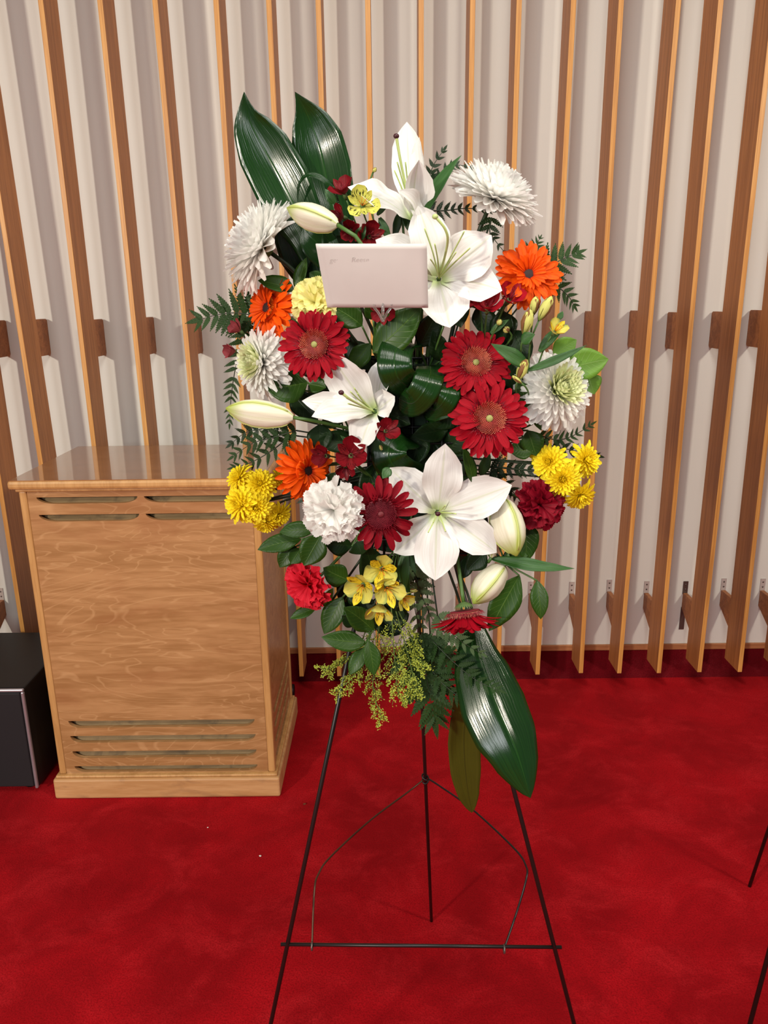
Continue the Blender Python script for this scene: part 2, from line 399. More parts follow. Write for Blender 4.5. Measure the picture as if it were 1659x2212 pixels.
SX = [(x, x) for x in (-3.57, -3.35, -3.17, -2.98, -2.78, -2.6, -2.41, -2.22)]+[(-2.03,-2.03),(-1.83,-1.83),(-1.628,-1.64),(-1.4269,-1.4832),(-1.2152,-1.2232),(-.9911,-1.0119),(-.7837,-.8157),(-.5901,-.5979),(-.403,-.4099),(-.2333,-.2333),(-.0568,-.0568),(.1337,.1337),
      (.3175,.3175),(.4832,.4832),(.6599,.6777),(.8548,.8466),(1.0274,1.0517),(1.2058,1.2017),(1.3873,1.3939),(1.569,1.539),(1.75,1.74),(1.94,1.94)]+[(x, x) for x in (2.12, 2.31, 2.5, 2.68, 2.87, 3.07, 3.25, 3.45, 3.63)]
for i, (xa_, xb_) in enumerate(SX):
    x0, x1 = xa_*SC, xb_*SC; W = .0178; top = 3.55; z0 = Zs(0.0)+random.uniform(-.003, .003); zr = Zs(2.7)-Zs(0)
    xm = lambda z: x0+(x1-x0)*(z-Zs(0))/zr
    xt = xm(top); mb = MB()
    mb.add([(x0,YS,z0),(x0+W,YS,z0),(x0+W,YS+SD,z0),(x0,YS+SD,z0),(xt,YS,top),(xt+W,YS,top),(xt+W,YS+SD,top),(xt,YS+SD,top)],
           [(0,3,2,1),(4,5,6,7),(0,1,5,4),(1,2,6,5),(2,3,7,6),(3,0,4,7)])
    sl = mb.build('slat', M['slat'], wall, smooth=False, bevel=.0015); sl.data.materials.append(M['slat_lit']); sl.data.polygons[2].material_index = 1; sl.data.polygons[4].material_index = 1
    for kind, zt in (('mid', Zs(1.570)), ('low', Zs(.292)), ('up', 3.2)):
        mb = MB(); xa = xm(zt)+.0005; jz = random.uniform(-.006, .006); H = .15*SC
        if kind != 'low':
            r = .011; pr = [(YS+SD-.002, zt+jz), (YW-r, zt+jz), (YW-.001, zt+jz-r*.5), (YW-.001, zt+jz-H+r*.7), (YW-r, zt+jz-H), (YS+SD-.002, zt+jz-H)]
        else:
            pr = [(YS+SD-.002, zt+jz), (YW-.004, zt+jz), (YW-.001, zt+jz-.006), (YW-.001, zt+jz-.07), (YS+SD-.002, zt+jz-.124)]
        mb.prism(pr, 'x', xa, xa+W-.001); mb.build('spacer_block', M['block'], sl, smooth=False)
        if kind == 'low':
            odd = (i == 26)
            mb = MB(); mb.box((xm(zt)-.002, YW-.0035, zt+jz-.004), (xm(zt)+.019, YW-.0006, zt+jz+.053))
            if odd: mb.box((xm(zt)-.002, YW-.0035, zt+jz-.17), (xm(zt)+.019, YW-.0006, zt+jz-.066))
            br = mb.build('bracket_plate', M['steel' if not odd else 'screw'], sl, smooth=False)
            mb = MB()
            for dz in (.016, .038): mb.ball((xm(zt)+.0085, YW-.0036, zt+jz+dz), (.004, .0015, .004), 8, 4)
            mb.build('screw', M['screw'], sl)

# ================================================================== tone cabinet
def holed_panel(name, outer, holes, depth, mat, parent, place):
    cu = bpy.data.curves.new(name+'_c', 'CURVE'); cu.dimensions = '2D'; cu.fill_mode = 'BOTH'; cu.extrude = depth/2
    for poly in [outer]+holes:
        sp = cu.splines.new('POLY'); sp.points.add(len(poly)-1); sp.use_cyclic_u = True
        for p, q in zip(sp.points, poly): p.co = (q[0], q[1], 0, 1)
    ob = bpy.data.objects.new(name+'_tmp', cu); col.objects.link(ob)
    dg = bpy.context.evaluated_depsgraph_get(); me = bpy.data.meshes.new_from_object(ob.evaluated_get(dg))
    bpy.data.objects.remove(ob); bpy.data.curves.remove(cu)
    me.name = name; me.transform(WM[parent.name].inverted() @ place); me.materials.clear(); me.materials.append(mat)
    o = bpy.data.objects.new(name, me); col.objects.link(o); o.parent = parent; WM[o.name] = WM[parent.name].copy()
    return o
def slot(xa, xb, zt, zb, n=8, ln=.055):
    h = zt-zb; pts = [(xa, zt), (xb, zt)]
    for i in range(1, n+1):
        a = i/n*math.pi/2; pts.append((xb-ln*(1-math.cos(a)), zt-h*math.sin(a)))
    for i in range(n, 0, -1):
        a = i/n*math.pi/2; pts.append((xa+ln*(1-math.cos(a)), zt-h*math.sin(a)))
    return pts
CX0, CX1, CY0, CY1 = -1.131, -.392, 2.286, 2.806
cab = thing('speaker_cabinet', 'tall blond wood organ speaker cabinet with louvre slots standing on red carpet', 'cabinet', ((CX0+CX1)/2, (CY0+CY1)/2, 0))
def plinth_part(name, lo, hi, h, mat):
    mb = MB(); mb.box((lo[0], lo[1], 0.001), (hi[0], hi[1], h)); return mb.build(name, mat, cab, smooth=False, bevel=.007)
plinth_part('plinth', (-1.149, 2.268), (-.376, 2.822), .076, M['plinth'])
mb = MB(); mb.box((-1.141, 2.276, .076), (-.384, 2.814, .086)); mb.build('plinth_bead', M['post'], cab, smooth=False, bevel=.004)
for (xa, ya) in ((CX0, CY0), (CX1-.024, CY0), (CX0, CY1-.024), (CX1-.024, CY1-.024)):
    mb = MB(); mb.box((xa, ya, .086), (xa+.024, ya+.024, 1.086)); mb.build('corner_post', M['post'], cab, smooth=False, bevel=.006)
FP = Matrix.Translation((0, CY0+.012, 0)) @ Matrix.Rotation(math.pi/2, 4, 'X')
holes = [slot(-1.080, -.768, 1.064, 1.043), slot(-.748, -.445, 1.064, 1.043), slot(-1.080, -.768, 1.008, .986), slot(-.748, -.445, 1.008, .986)]
lowz = [(.288, .262), (.231, .205), (.172, .146), (.114, .088+.003)]
holes += [slot(-1.078, -.452, a, b, ln=.04) for a, b in lowz]
holed_panel('front_panel', [(CX0+.024, .086), (CX1-.024, .086), (CX1-.024, 1.086), (CX0+.024, 1.086)], holes, .014, M['cab'], cab, FP)
for h in holes:
    xs = [p[0] for p in h]; zt = h[0][1]; zb = min(p[1] for p in h)
    mb = MB(); mb.prism([(CY0+.0195, zb-.010), (CY0+.050, zt+.012), (CY0+.054, zt+.010), (CY0+.0235, zb-.012)], 'x', max(min(xs)-.04, CX0+.025), min(max(xs)+.04, CX1-.025))
    mb.build('louver', M['louver'], cab, smooth=False)
SP = Matrix.Translation((CX1-.012, 0, 0)) @ Matrix.Rotation(math.pi/2, 4, 'Z') @ Matrix.Rotation(math.pi/2, 4, 'X')
sh = [slot(CY0+.07, CY1-.07, a, b, ln=.04) for a, b in lowz]
holed_panel('side_panel', [(CY0+.024, .086), (CY1-.024, .086), (CY1-.024, 1.086), (CY0+.024, 1.086)], sh, .014, M['cab'], cab, SP)
for a, b in lowz:
    mb = MB(); mb.prism([(CX1-.0195, b-.010), (CX1-.050, a+.012), (CX1-.054, a+.010), (CX1-.0235, b-.012)], 'y', CY0+.06, CY1-.06)
    mb.build('louver', M['post'], cab, smooth=False)
mb = MB(); mb.box((CX0+.005, CY0+.024, .086), (CX0+.019, CY1-.024, 1.086)); mb.build('side_panel', M['cab'], cab, smooth=False)
mb = MB(); mb.box((CX0+.024, CY1-.019, .086), (CX1-.024, CY1-.005, 1.086)); mb.build('back_panel', M['cab'], cab, smooth=False)
mb = MB(); mb.box((CX0+.03, CY0+.07, .09), (CX1-.06, CY1-.03, 1.08)); mb.build('inner_box', M['dark'], cab, smooth=False)
mb = MB(); mb.box((CX0-.006, CY0-.006, 1.084), (CX1+.006, CY1+.006, 1.094)); mb.build('moulding', M['post'], cab, smooth=False, bevel=.003)
mb = MB(); mb.box((CX0-.022, CY0-.022, 1.094), (CX1+.022, CY1+.022, 1.1215)); mb.build('top_edging', M['post'], cab, smooth=False, bevel=.009)
mb = MB(); mb.box((CX0-.016, CY0-.016, 1.118), (CX1+.016, CY1+.016, 1.1225)); mb.build('top_panel', M['cabtop'], cab, smooth=False)
# foot caster peeping out behind the cabinet's right side
mb = MB(); pc = atz(633, 1492, .028); mb.tube([pc+Vector((-.02, 0, 0)), pc+Vector((.004, 0, 0)), pc+Vector((.006, 0, 0))], [.028, .028, .022], 14); cst = mb.build('plug', M['black']); tag(cst, 'small rounded black plug at the right rear corner of the wooden cabinet', 'plug')

# ================================================================== subwoofer
sb = thing('subwoofer', 'low black box loudspeaker with silver front edge left of the wooden cabinet', 'loudspeaker', (-1.45, 2.5, 0))
sx1, sy0, sh_, sx0, sy1 = -1.219, 2.30, .402, -1.66, 2.76
mb = MB(); mb.box((sx0, sy0+.012, .02), (sx1, sy1, sh_)); mb.build('body', M['black'], sb, smooth=False, bevel=.006)
mb = MB(); mb.box((sx0+.012, sy0-.002, .03), (sx1-.012, sy0+.013, sh_-.012)); mb.build('grille', M['grille'], sb, smooth=False, bevel=.004)
mb = MB(); mb.box((sx0, sy0+.001, sh_-.011), (sx1, sy0+.0125, sh_)); mb.build('silver_edge', M['chrome'], sb, smooth=False, bevel=.004)
for xx in (sx0, sx1-.011):
    mb = MB(); mb.box((xx, sy0+.001, .02), (xx+.011, sy0+.0125, sh_-.011)); mb.build('silver_edge', M['chrome'], sb, smooth=False, bevel=.004)
for xx, yy in ((sx0+.05, sy0+.06), (sx1-.05, sy0+.06), (sx0+.05, sy1-.06), (sx1-.05, sy1-.06)):
    mb = MB(); mb.tube([(xx, yy, .0), (xx, yy, .021)], .022, 12); mb.build('foot', M['black'], sb)

# ================================================================== easels
def lerp(a, b, t): return Vector(a)*(1-t)+Vector(b)*t
def smooth_path(P, n=8):
    P = [Vector(p) for p in P]; out = []
    for i in range(len(P)-1):
        p0 = P[max(i-1, 0)]; p1 = P[i]; p2 = P[i+1]; p3 = P[min(i+2, len(P)-1)]
        for k in range(n):
            t = k/n; out.append(.5*((2*p1)+(p2-p0)*t+(2*p0-5*p1+4*p2-p3)*t*t+(3*p1-p0-3*p2+p3)*t**3))
    return out+[P[-1]]
EZ = .16; APEX = at(882, 809, 1.36)
def eplane(u, v):
    d = ray(u, v); y0 = APEX.y-EZ*(APEX.z-CAMH); return CAM+d*((y0)/(d.y-EZ*d.z))
def to_floor(a, b):
    a = Vector(a); b = Vector(b); return a+(b-a)*(a.z/(a.z-b.z))
ea = thing('wire_easel', 'black wire easel with three legs carrying the flower spray', 'easel', (APEX.x, 1.4, 0))
def rod(pts, r, name, mat, par, n=8):
    mb = MB(); mb.tube(pts, r, n); return mb.build(name, mat, par)
lbar, rbar = eplane(620, 2040), eplane(1195, 2046)
lf = to_floor(eplane(735, 1500), eplane(585, 2212)); rf = to_floor(eplane(1090, 1630), eplane(1240, 2212))
lt = lf+(eplane(735, 1500)-lf).normalized()*(APEX.z/((eplane(735, 1500)-lf).normalized().z)); rt = rf+(eplane(1090, 1630)-rf).normalized()*(APEX.z/((eplane(1090, 1630)-rf).normalized().z))
bf = atz(932, 1990, 0.0)
for a, b in ((lf, lt), (rf, rt)):
    L = rod([Vector((a.x, a.y, .001)), b], .0042, 'leg', M['wire'], ea)
    mb = MB(); mb.tube([Vector((a.x, a.y, .0)), lerp(a, b, .02)], .0055, 8); mb.build('rubber_tip', M['black'], L)
bt = APEX+Vector((0, .006, 0))
rod([Vector((bf.x, bf.y, .001)), bt], .0042, 'leg', M['wire'], ea)
rod([lbar+(lbar-rbar).normalized()*.012, rbar+(rbar-lbar).normalized()*.016], .0034, 'crossbar', M['wire'], ea)
mb = MB(); mb.tube([APEX+Vector((-.03, 0, -.02)), APEX+Vector((.03, 0, -.02))], .005, 8); mb.build('top_joint', M['wire'], ea)
# brace: one bent wire from the crossbar over the back leg
kz = at(924, 1678, 1.0); 
dleg = (bt-bf); bp = None
for k in range(1001):                          # point of the back leg seen at row 1680
    q = bf+dleg*(k/1000); dd = q-CAM; vv = 1106-FPX*dd.dot(_u)/dd.dot(_f)
    if vv < 1682: bp = q; break
def mid(u, v, s):                              # a point between the front plane and the back leg
    a = eplane(u, v); d = ray(u, v); yy = a.y+(bp.y-a.y)*s; return CAM+d*(yy/d.y)
pth = smooth_path([mid(674, 2046, 0), mid(679, 1925, .12), mid(688, 1888, .2), mid(715, 1850, .3), mid(800, 1772, .62), mid(880, 1712, .9), bp+Vector((-.006, -.004, -.002))])
rod(pth, .0021, 'brace', M['brace'], ea, 6)
pth = smooth_path([mid(1088, 2052, 0), mid(1118, 1965, .12), mid(1137, 1898, .18), mid(1136, 1870, .24), mid(1110, 1832, .34), mid(1020, 1748, .68), mid(950, 1698, .9), bp+Vector((.006, -.004, .002))])
rod(pth, .0021, 'brace', M['wire'], ea, 6)
mb = MB(); T = dleg.normalized(); a = T.orthogonal().normalized(); b = T.cross(a)
mb.tube([bp+T*.012*math.cos(k*.5)*.6+(a*math.cos(k*.62)+b*math.sin(k*.62))*.0075+T*(k-10)*.0008 for k in range(22)], .002, 6); mb.build('brace_loop', M['wire'], ea)
for u, v in ((674, 2044), (1089, 2050)):
    c = eplane(u, v); mb = MB(); mb.tube([c+Vector((0, .007*math.cos(k*.7), .007*math.sin(k*.7))) for k in range(9)], .002, 6); mb.build('hook', M['screw'], ea)
# second easel, mostly outside the frame on the right
e2 = thing('wire_easel', 'black wire easel cut off by the right edge of the picture', 'easel', (1.3, 1.6, 0))
ap2 = at(2009, 743, 1.62); bf2 = atz(1619, 1915, 0)
g1 = at(1620, 2212, 1.30); fl2 = to_floor(ap2, g1); 
rod([Vector((bf2.x, bf2.y, .001)), ap2], .0048, 'leg', M['wire'], e2)
rod([Vector((fl2.x, fl2.y, .001)), ap2], .0050, 'leg', M['wire'], e2)
fr2 = Vector((2*ap2.x-fl2.x+.1, fl2.y+.12, .001)); rod([fr2, ap2], .0048, 'leg', M['wire'], e2)
rod([lerp(fl2, ap2, .3), lerp(fr2, ap2, .3)], .0034, 'crossbar', M['wire'], e2)

# ================================================================== bits on the carpet
def scrap(label, u, v, r, mat, name, cat='scrap'):
    c = atz(u, v, .0); mb = MB(); mb.ball(c+Vector((0, 0, r*.45)), (r, r*.7, r*.5), 6, 4)
    for k, p in enumerate(mb.v): mb.v[k] = p+Vector((random.uniform(-1, 1), random.uniform(-1, 1), random.uniform(0, .6)))*r*.22
    tag(mb.build(name, mat, smooth=False), label, cat)
scrap('white paper crumb on the carpet left of the easel leg', 562, 1850, .0042, M['scrapw'], 'paper_crumb')
scrap('tiny pale crumb on the carpet below the cabinet plinth', 449, 1788, .0026, M['scrapw'], 'paper_crumb')
scrap('small brown leaf crumb on the carpet right of the cabinet plinth', 658, 1738, .0055, M['scrapb'], 'leaf_crumb')
# ================================================================== flower spray
def ydome(u, v):
    return 1.165+.16*((u-880)/380)**2+.10*((v-880)/520)**2
CORE = at(905, 985, 1.275)
# ---- foam cage hung on the easel
ca = thing('foam_cage', 'black plastic grid cage around green foam at the heart of the spray', 'flower holder', CORE)
cx, cy, cz = CORE; HX, HY, HZ = .085, .032, .165
mb = MB(); mb.box((cx-HX+.008, cy-HY+.006, cz-HZ+.01), (cx+HX-.008, cy+HY-.004, cz+HZ-.01)); mb.build('foam', M['foam'], ca, smooth=False, bevel=.006)
for i in range(8):
    x = cx-HX+2*HX*i/7; rod([(x, cy+HY, cz-HZ), (x, cy-HY, cz-HZ), (x, cy-HY, cz+HZ), (x, cy+HY, cz+HZ)], .0022, 'cage_bar', M['cage'], ca, 5)
for i in range(13):
    z = cz-HZ+2*HZ*i/12; rod([(cx-HX, cy+HY, z), (cx-HX, cy-HY, z), (cx+HX, cy-HY, z), (cx+HX, cy+HY, z)], .0022, 'cage_bar', M['cage'], ca, 5)
mb = MB(); mb.box((cx-HX, cy+HY, cz-HZ), (cx+HX, cy+HY+.004, cz+HZ)); mb.build('back_plate', M['cage'], ca, smooth=False)
mb = MB(); mb.tube(smooth_path([(cx, cy+HY, cz+HZ), (cx, cy+HY+.002, cz+HZ+.03), (APEX.x, APEX.y-.012, APEX.z-.02)]), .004, 6); mb.build('hanger', M['cage'], ca)

def core_pt(P):
    """where a stem from P enters the foam"""
    P = Vector(P); q = CORE+Vector((max(-HX*.8, min(HX*.8, (P.x-cx)*.35)), 0, max(-HZ*.85, min(HZ*.85, (P.z-cz)*.45)))); q.y = cy-HY*.4
    return q
def stem(par, start, r=.0022, n=None, mat='stem', end=None, name='stem'):
    start = Vector(start); e = Vector(end) if end is not None else core_pt(start); d = (e-start)
    c1 = start+(Vector(n).normalized()*(-.35*d.length) if n is not None else d*.35)
    pts = []
    for k in range(9):
        t = k/8; c2 = e-d*.25; pts.append(start*(1-t)**3+c1*3*t*(1-t)**2+c2*3*t*t*(1-t)+e*t**3)
    mb = MB(); mb.tube(pts, r, 6); return mb.build(name, M[mat], par)
V3 = Vector

# ---- lilies --------------------------------------------------------------
def lily(label, cu, cv, Y, n, tepals, pistil=None, fils=(), seed=1, stig='stigma'):
    random.seed(seed); c = at(cu, cv, Y); n = V3(n).normalized(); t = thing('lily', label, 'lily', c, group='white lilies')
    throat = c-n*.028
    for (tu, tv, dy, wpx, bow, cup, *up) in tepals:
        tip = at(tu, tv, Y+dy); mb = MB(); d = (tip-c); upv = V3(up[0]) if up else n
        b0 = throat+d.normalized()*.004
        mb.blade(b0, tip, px(wpx*1.14, c), upv, bow, random.uniform(-.05, .05), 16, .45, prof='tepal', cup=cup, fold=-.10, ruffle=.14, freq=random.uniform(1.6, 2.6), nw=8)
        mb.build('tepal', M['white'], t)
    if pistil:
        pts = [throat]+[at(u, v, Y+dy) for u, v, dy in pistil]; sp = smooth_path(pts, 5)
        mb = MB(); mb.tube(sp, [.0016+.0006*(k/len(sp)) for k in range(len(sp))], 6); ps = mb.build('pistil', M['filament'], t)
        mb = MB(); mb.ball(sp[-1], (.0042, .0036, .0036), 8, 6); mb.build('stigma', M[stig], ps)
    for (u, v, dy) in fils:
        e = at(u, v, Y+dy); mb = MB(); m_ = lerp(throat, e, .5)+n*.008; mb.tube(smooth_path([throat, m_, e], 5), .0011, 5); mb.build('filament', M['filament'], t)
    stem(t, throat, .0035, n)
    return t
lily('white lily crowning the spray, seen from the side with petals pointing up', 884, 440, 1.205, (-.25, -.5, .8), [
    (879, 263, .05, 64, .02, .5, (-.2,-1,.1)), (906, 296, .03, 52, -.10, .7, (-.9,-.6,.3)), (751, 404, -.01, 66, .22, .35, (-.2,-.75,.8)), (925, 392, .06, 44, .06, .6, (-.7,-.7,.3)), (862, 412, -.05, 40, .35, .5, (0,-1,.5)), (905, 345, -.045, 62, -.12, .9, (.3,-1,.1))],
    [(868, 362, -.02), (856, 294, -.03)], [(858, 350, -.02), (852, 368, -.02), (876, 350, -.015)], 3)
lily('large open white lily to the right of the envelope', 955, 590, 1.165, (.1, -1, .25), [
    (903, 444, .015, 80, .14, .25), (1062, 508, .0, 94, .16, .22), (1085, 628, .0, 74, .14, .2), (972, 708, -.01, 96, .14, .35), (811, 518, .02, 74, .12, .25), (880, 640, .02, 76, .12, .25)],
    [(966, 530, -.05), (962, 496, -.07), (940, 468, -.075)], [(1003, 500, -.04), (1015, 536, -.04), (917, 494, -.04), (939, 527, -.045), (930, 560, -.04), (985, 545, -.05)], 5, 'filament')
lily('white lily at mid height left of the rolled leaves', 790, 882, 1.165, (-.45, -.85, .3), [
    (715, 766, .0, 84, .10, .4), (835, 766, .03, 52, .06, .4), (853, 856, .0, 58, .12, .35), (652, 866, .0, 50, .10, .35), (673, 900, -.02, 58, .16, .5, (-.2,-.8,.6)), (777, 970, -.01, 68, .16, .35)],
    [(762, 866, -.045), (737, 848, -.06)], [(757, 846, -.04), (752, 872, -.04), (765, 838, -.035), (772, 850, -.03), (748, 860, -.045)], 8)
lily('large open white lily low in the spray beside a deep red gerbera', 950, 1106, 1.165, (.05, -1, .3), [
    (962, 958, .0, 78, .12, .3), (1106, 1048, -.005, 82, .14, .28), (1073, 1194, .0, 74, .14, .25), (940, 1254, -.01, 88, .12, .35), (842, 1010, .01, 76, .14, .25), (850, 1194, .015, 66, .12, .3)],
    [(947, 1112, -.05), (946, 1110, -.062)], [(962, 1092, -.05), (985, 1110, -.045), (962, 1148, -.045), (925, 1150, -.045), (936, 1128, -.05)], 11)

def bud(label, bu, bv, tu, tv, wpx, Yb, Yt, roll=0.0, open_tip=False):
    b = at(bu, bv, Yb); e = at(tu, tv, Yt); d = e-b; Ln = d.length; w_ = px(wpx, b)/2
    t = thing('lily_bud', label, 'lily bud', b, group='lily buds'); R = frame(d, roll); mb = MB(); vs = []; fs = []; uv = []; n = 30; nl = 14
    xs = np.array([0, .05, .15, .35, .55, .75, .9, .97, 1]); ys = np.array([.2, .48, .72, .96, 1, .8, .42, .18, .06])
    for j in range(nl+1):
        tt = j/nl; r = w_*float(np.interp(tt, xs, ys))
        for i in range(n):
            a = 6.28318*i/n; rr = r*(1+.07*math.cos(3*a)+(-.05 if abs(math.cos(1.5*a)) < .12 else 0))
            vs.append(b+R@V3((rr*math.cos(a), rr*math.sin(a), tt*Ln))); uv.append(((i/n+.5/3) % 1.0, tt))
    for j in range(nl):
        for i in range(n): fs.append((j*n+i, j*n+(i+1) % n, (j+1)*n+(i+1) % n, (j+1)*n+i))
    fs.append(tuple(range(nl*n, nl*n+n))); mb.add(vs, fs, uv); mb.build('bud_body', M['bud'], t)
    for k in range(3):       # raised outer sepals' midribs
        a = 6.28318*k/3; pts = []
        for j in range(1, 14):
            tt = j/14; r = w_*float(np.interp(tt, xs, ys))*1.07; pts.append(b+R@V3((r*math.cos(a), r*math.sin(a), tt*Ln)))
        m2 = MB(); m2.tube(pts, w_*.06, 5); m2.build('rib', M['budrib'], t)
    stem(t, b, .003, d, 'stem'); return t
bud('closed white lily bud pointing left above the envelope', 729, 486, 620, 449, 58, 1.16, 1.19, .4)
bud('long closed lily bud pointing left at the left edge of the spray', 634, 902, 488, 882, 60, 1.175, 1.19, .9)
bud('plump closed lily bud hanging beside the wine red carnation', 1084, 1078, 1116, 1201, 74, 1.20, 1.15, 1.6)
bud('greenish lily bud pointing down left above the nodding gerbera', 1090, 1222, 1022, 1304, 62, 1.19, 1.165, .5)
bud('tiny pale lily bud tip beside the plump hanging bud', 1062, 1204, 1071, 1166, 20, 1.19, 1.18, .2)

# ---- gerberas ------------------------------------------------------------
def gmesh(name, mat, var):
    random.seed(50+var); mb = MB()
    bow = (.10, .05, .16)[var % 3]
    mb.blade((.22, 0, 0), (1, 0, (.02, .10, -.06)[var % 3]), (.21), (0, 0, 1), bow, random.uniform(-.04, .04), 8, .5, prof='ger', cup=.25, fold=.06, ruffle=.0, nw=4)
    return mb.mesh(name, mat)
def spikes(r0, r1, h0, h1, n, w_, name, mat, lean=.4):
    mb = MB()
    for i in range(n):
        f = (i+.5)/n; r = math.sqrt(r0*r0+(r1*r1-r0*r0)*f); a = i*2.39996; L = h0+(h1-h0)*f; L *= random.uniform(.8, 1.2)
        b = V3((r*math.cos(a), r*math.sin(a), .08)); tp = b+V3((math.cos(a)*lean*L*f, math.sin(a)*lean*L*f, L)); s = V3((-math.sin(a), math.cos(a), 0))*w_
        o = V3((math.cos(a), math.sin(a), 0))*w_
        mb.add([b-s, b+s, b+o, tp], [(0, 1, 3), (1, 2, 3), (2, 0, 3)])
    return mb.mesh(name, mat, smooth=False)
random.seed(3)
GM = {k: [gmesh('petal_'+k, M[m], j) for j in range(3)] for k, m in (('red', 'red'), ('redd', 'redd'), ('orange', 'orange'))}
FL = {'red': spikes(.09, .38, .07, .13, 330, .02, 'disc_florets', M['redeye']), 'redd': spikes(.05, .37, .07, .12, 300, .018, 'disc_florets', M['redring']), 'orange': spikes(.18, .31, .05, .09, 150, .016, 'disc_florets', M['oring'])}
FR = {'red': spikes(.33, .47, .14, .10, 130, .018, 'ray_fringe', M['redring'], 1.4), 'redd': spikes(.33, .47, .12, .10, 120, .018, 'ray_fringe', M['red'], 1.4), 'orange': None}
def dome(r, h, mat, name, z0=.05):
    mb = MB(); mb.ball((0, 0, 0), (r, r, h), 14, 8)
    mb.v = [V3((p.x, p.y, max(p.z, -.015)+z0)) for p in mb.v]; return mb.mesh(name, mat)
EY = {'red': dome(.09, .05, M['eye'], 'eye', .09), 'redd': dome(.09, .05, M['eyered'], 'eye', .09), 'orange': dome(.19, .05, M['odark'], 'eye', .085)}
BS = {'red': dome(.42, .03, M['redring'], 'disc_base'), 'redd': dome(.42, .03, M['redring'], 'disc_base'), 'orange': dome(.40, .03, M['orange'], 'disc_base')}
mbc = MB()
for i in range(26):
    a = i*6.28318/26*1.0; d = V3((math.cos(a), math.sin(a), 0)); mbc.blade(d*.04+V3((0, 0, -.2)), d*.30+V3((0, 0, -.02)), .06, d-V3((0, 0, 1)), .15, 0, 4, nw=2)
CALYX = mbc.mesh('calyx', M['calyx'])
def gerbera(label, kind, u, v, Y, rpx, n, n1=22, n2=15, tilt=0.0, roll=0., seed=0, droop=0.0, stem_end=None):
    random.seed(seed+900); c = at(u, v, Y); r = px(rpx, c); R = frame(n, roll)
    t = thing('gerbera', label, 'gerbera', c, R, group='gerberas'); S = Matrix.Scale(r, 4)
    for row, (cnt, ln, z, tl) in enumerate(((n1+5, 1.0, 0.0, -.06-tilt), (n2+6, .88, .03, .03-tilt))):
        for i in range(cnt):
            a = 6.28318*(i+.5*row+random.uniform(-.22, .22))/cnt; k = ln*random.uniform(.91, 1.04)
            Mx = S @ Matrix.Rotation(a, 4, 'Z') @ Matrix.Translation((0, 0, z)) @ Matrix.Rotation(-(tl+random.uniform(-.09, .09)), 4, 'Y') @ Matrix.Rotation(random.uniform(-.2, .2), 4, 'X') @ Matrix.Diagonal((k, random.uniform(.85, 1.08), 1, 1))
            child('petal', GM[kind][random.randrange(3)], t, Mx)
    if kind == 'orange':     # shorter inner ray florets
        for i in range(26):
            a = 6.28318*(i+random.uniform(-.2, .2))/26; k = random.uniform(.5, .6)
            Mx = S @ Matrix.Rotation(a, 4, 'Z') @ Matrix.Translation((0, 0, .06)) @ Matrix.Rotation(-.28+random.uniform(-.1, .1), 4, 'Y') @ Matrix.Diagonal((k, .55, 1, 1))
            child('petal', GM[kind][1], t, Mx)
    o = child('disc_base', BS[kind], t, S)
    o = child('disc_florets', FL[kind], t, S); o['kind'] = 'stuff'
    if FR[kind]: o = child('ray_fringe', FR[kind], t, S); o['kind'] = 'stuff'
    child('eye', EY[kind], t, S)
    child('calyx', CALYX, t, S)
    stem(t, c-V3(n).normalized()*r*.2, .0032, n, end=stem_end)
    return t
gerbera('red gerbera with pinkish disc left of centre, under the cream carnation', 'red', 680, 745, 1.172, 79, (-.12, -1, .22), 24, 14, seed=1)
gerbera('upper one of the two overlapping red gerberas on the right', 'red', 1027, 785, 1.195, 82, (.1, -1, .45), 23, 15, seed=2)
gerbera('lower one of the two overlapping red gerberas, in front with pink disc', 'red', 1056, 905, 1.165, 88, (.05, -1, .32), 22, 15, seed=3)
gerbera('deep red gerbera with dark disc between white carnation and low lily', 'redd', 822, 1110, 1.135, 84, (.1, -1, .15), 14, 2, seed=4, tilt=.05)
gerbera('red gerbera hanging face down on a bent stem at the bottom', 'red', 1003, 1316, 1.16, 80, (.12, -.32, -.95), 22, 12, seed=5, tilt=-.5, stem_end=at(985, 1180, 1.22))
gerbera('orange gerbera with dark eye at the upper right of the spray', 'orange', 1140, 594, 1.22, 75, (.12, -1, .3), 25, 16, seed=6)
gerbera('orange gerbera seen half sideways below the upper left white chrysanthemum', 'orange', 581, 666, 1.235, 77, (-.75, -.75, .35), 20, 12, seed=7, tilt=.15)
gerbera('orange gerbera with dark eye below the long lily bud', 'orange', 662, 1016, 1.205, 74, (.62, -.8, .05), 20, 12, seed=8, tilt=.1)

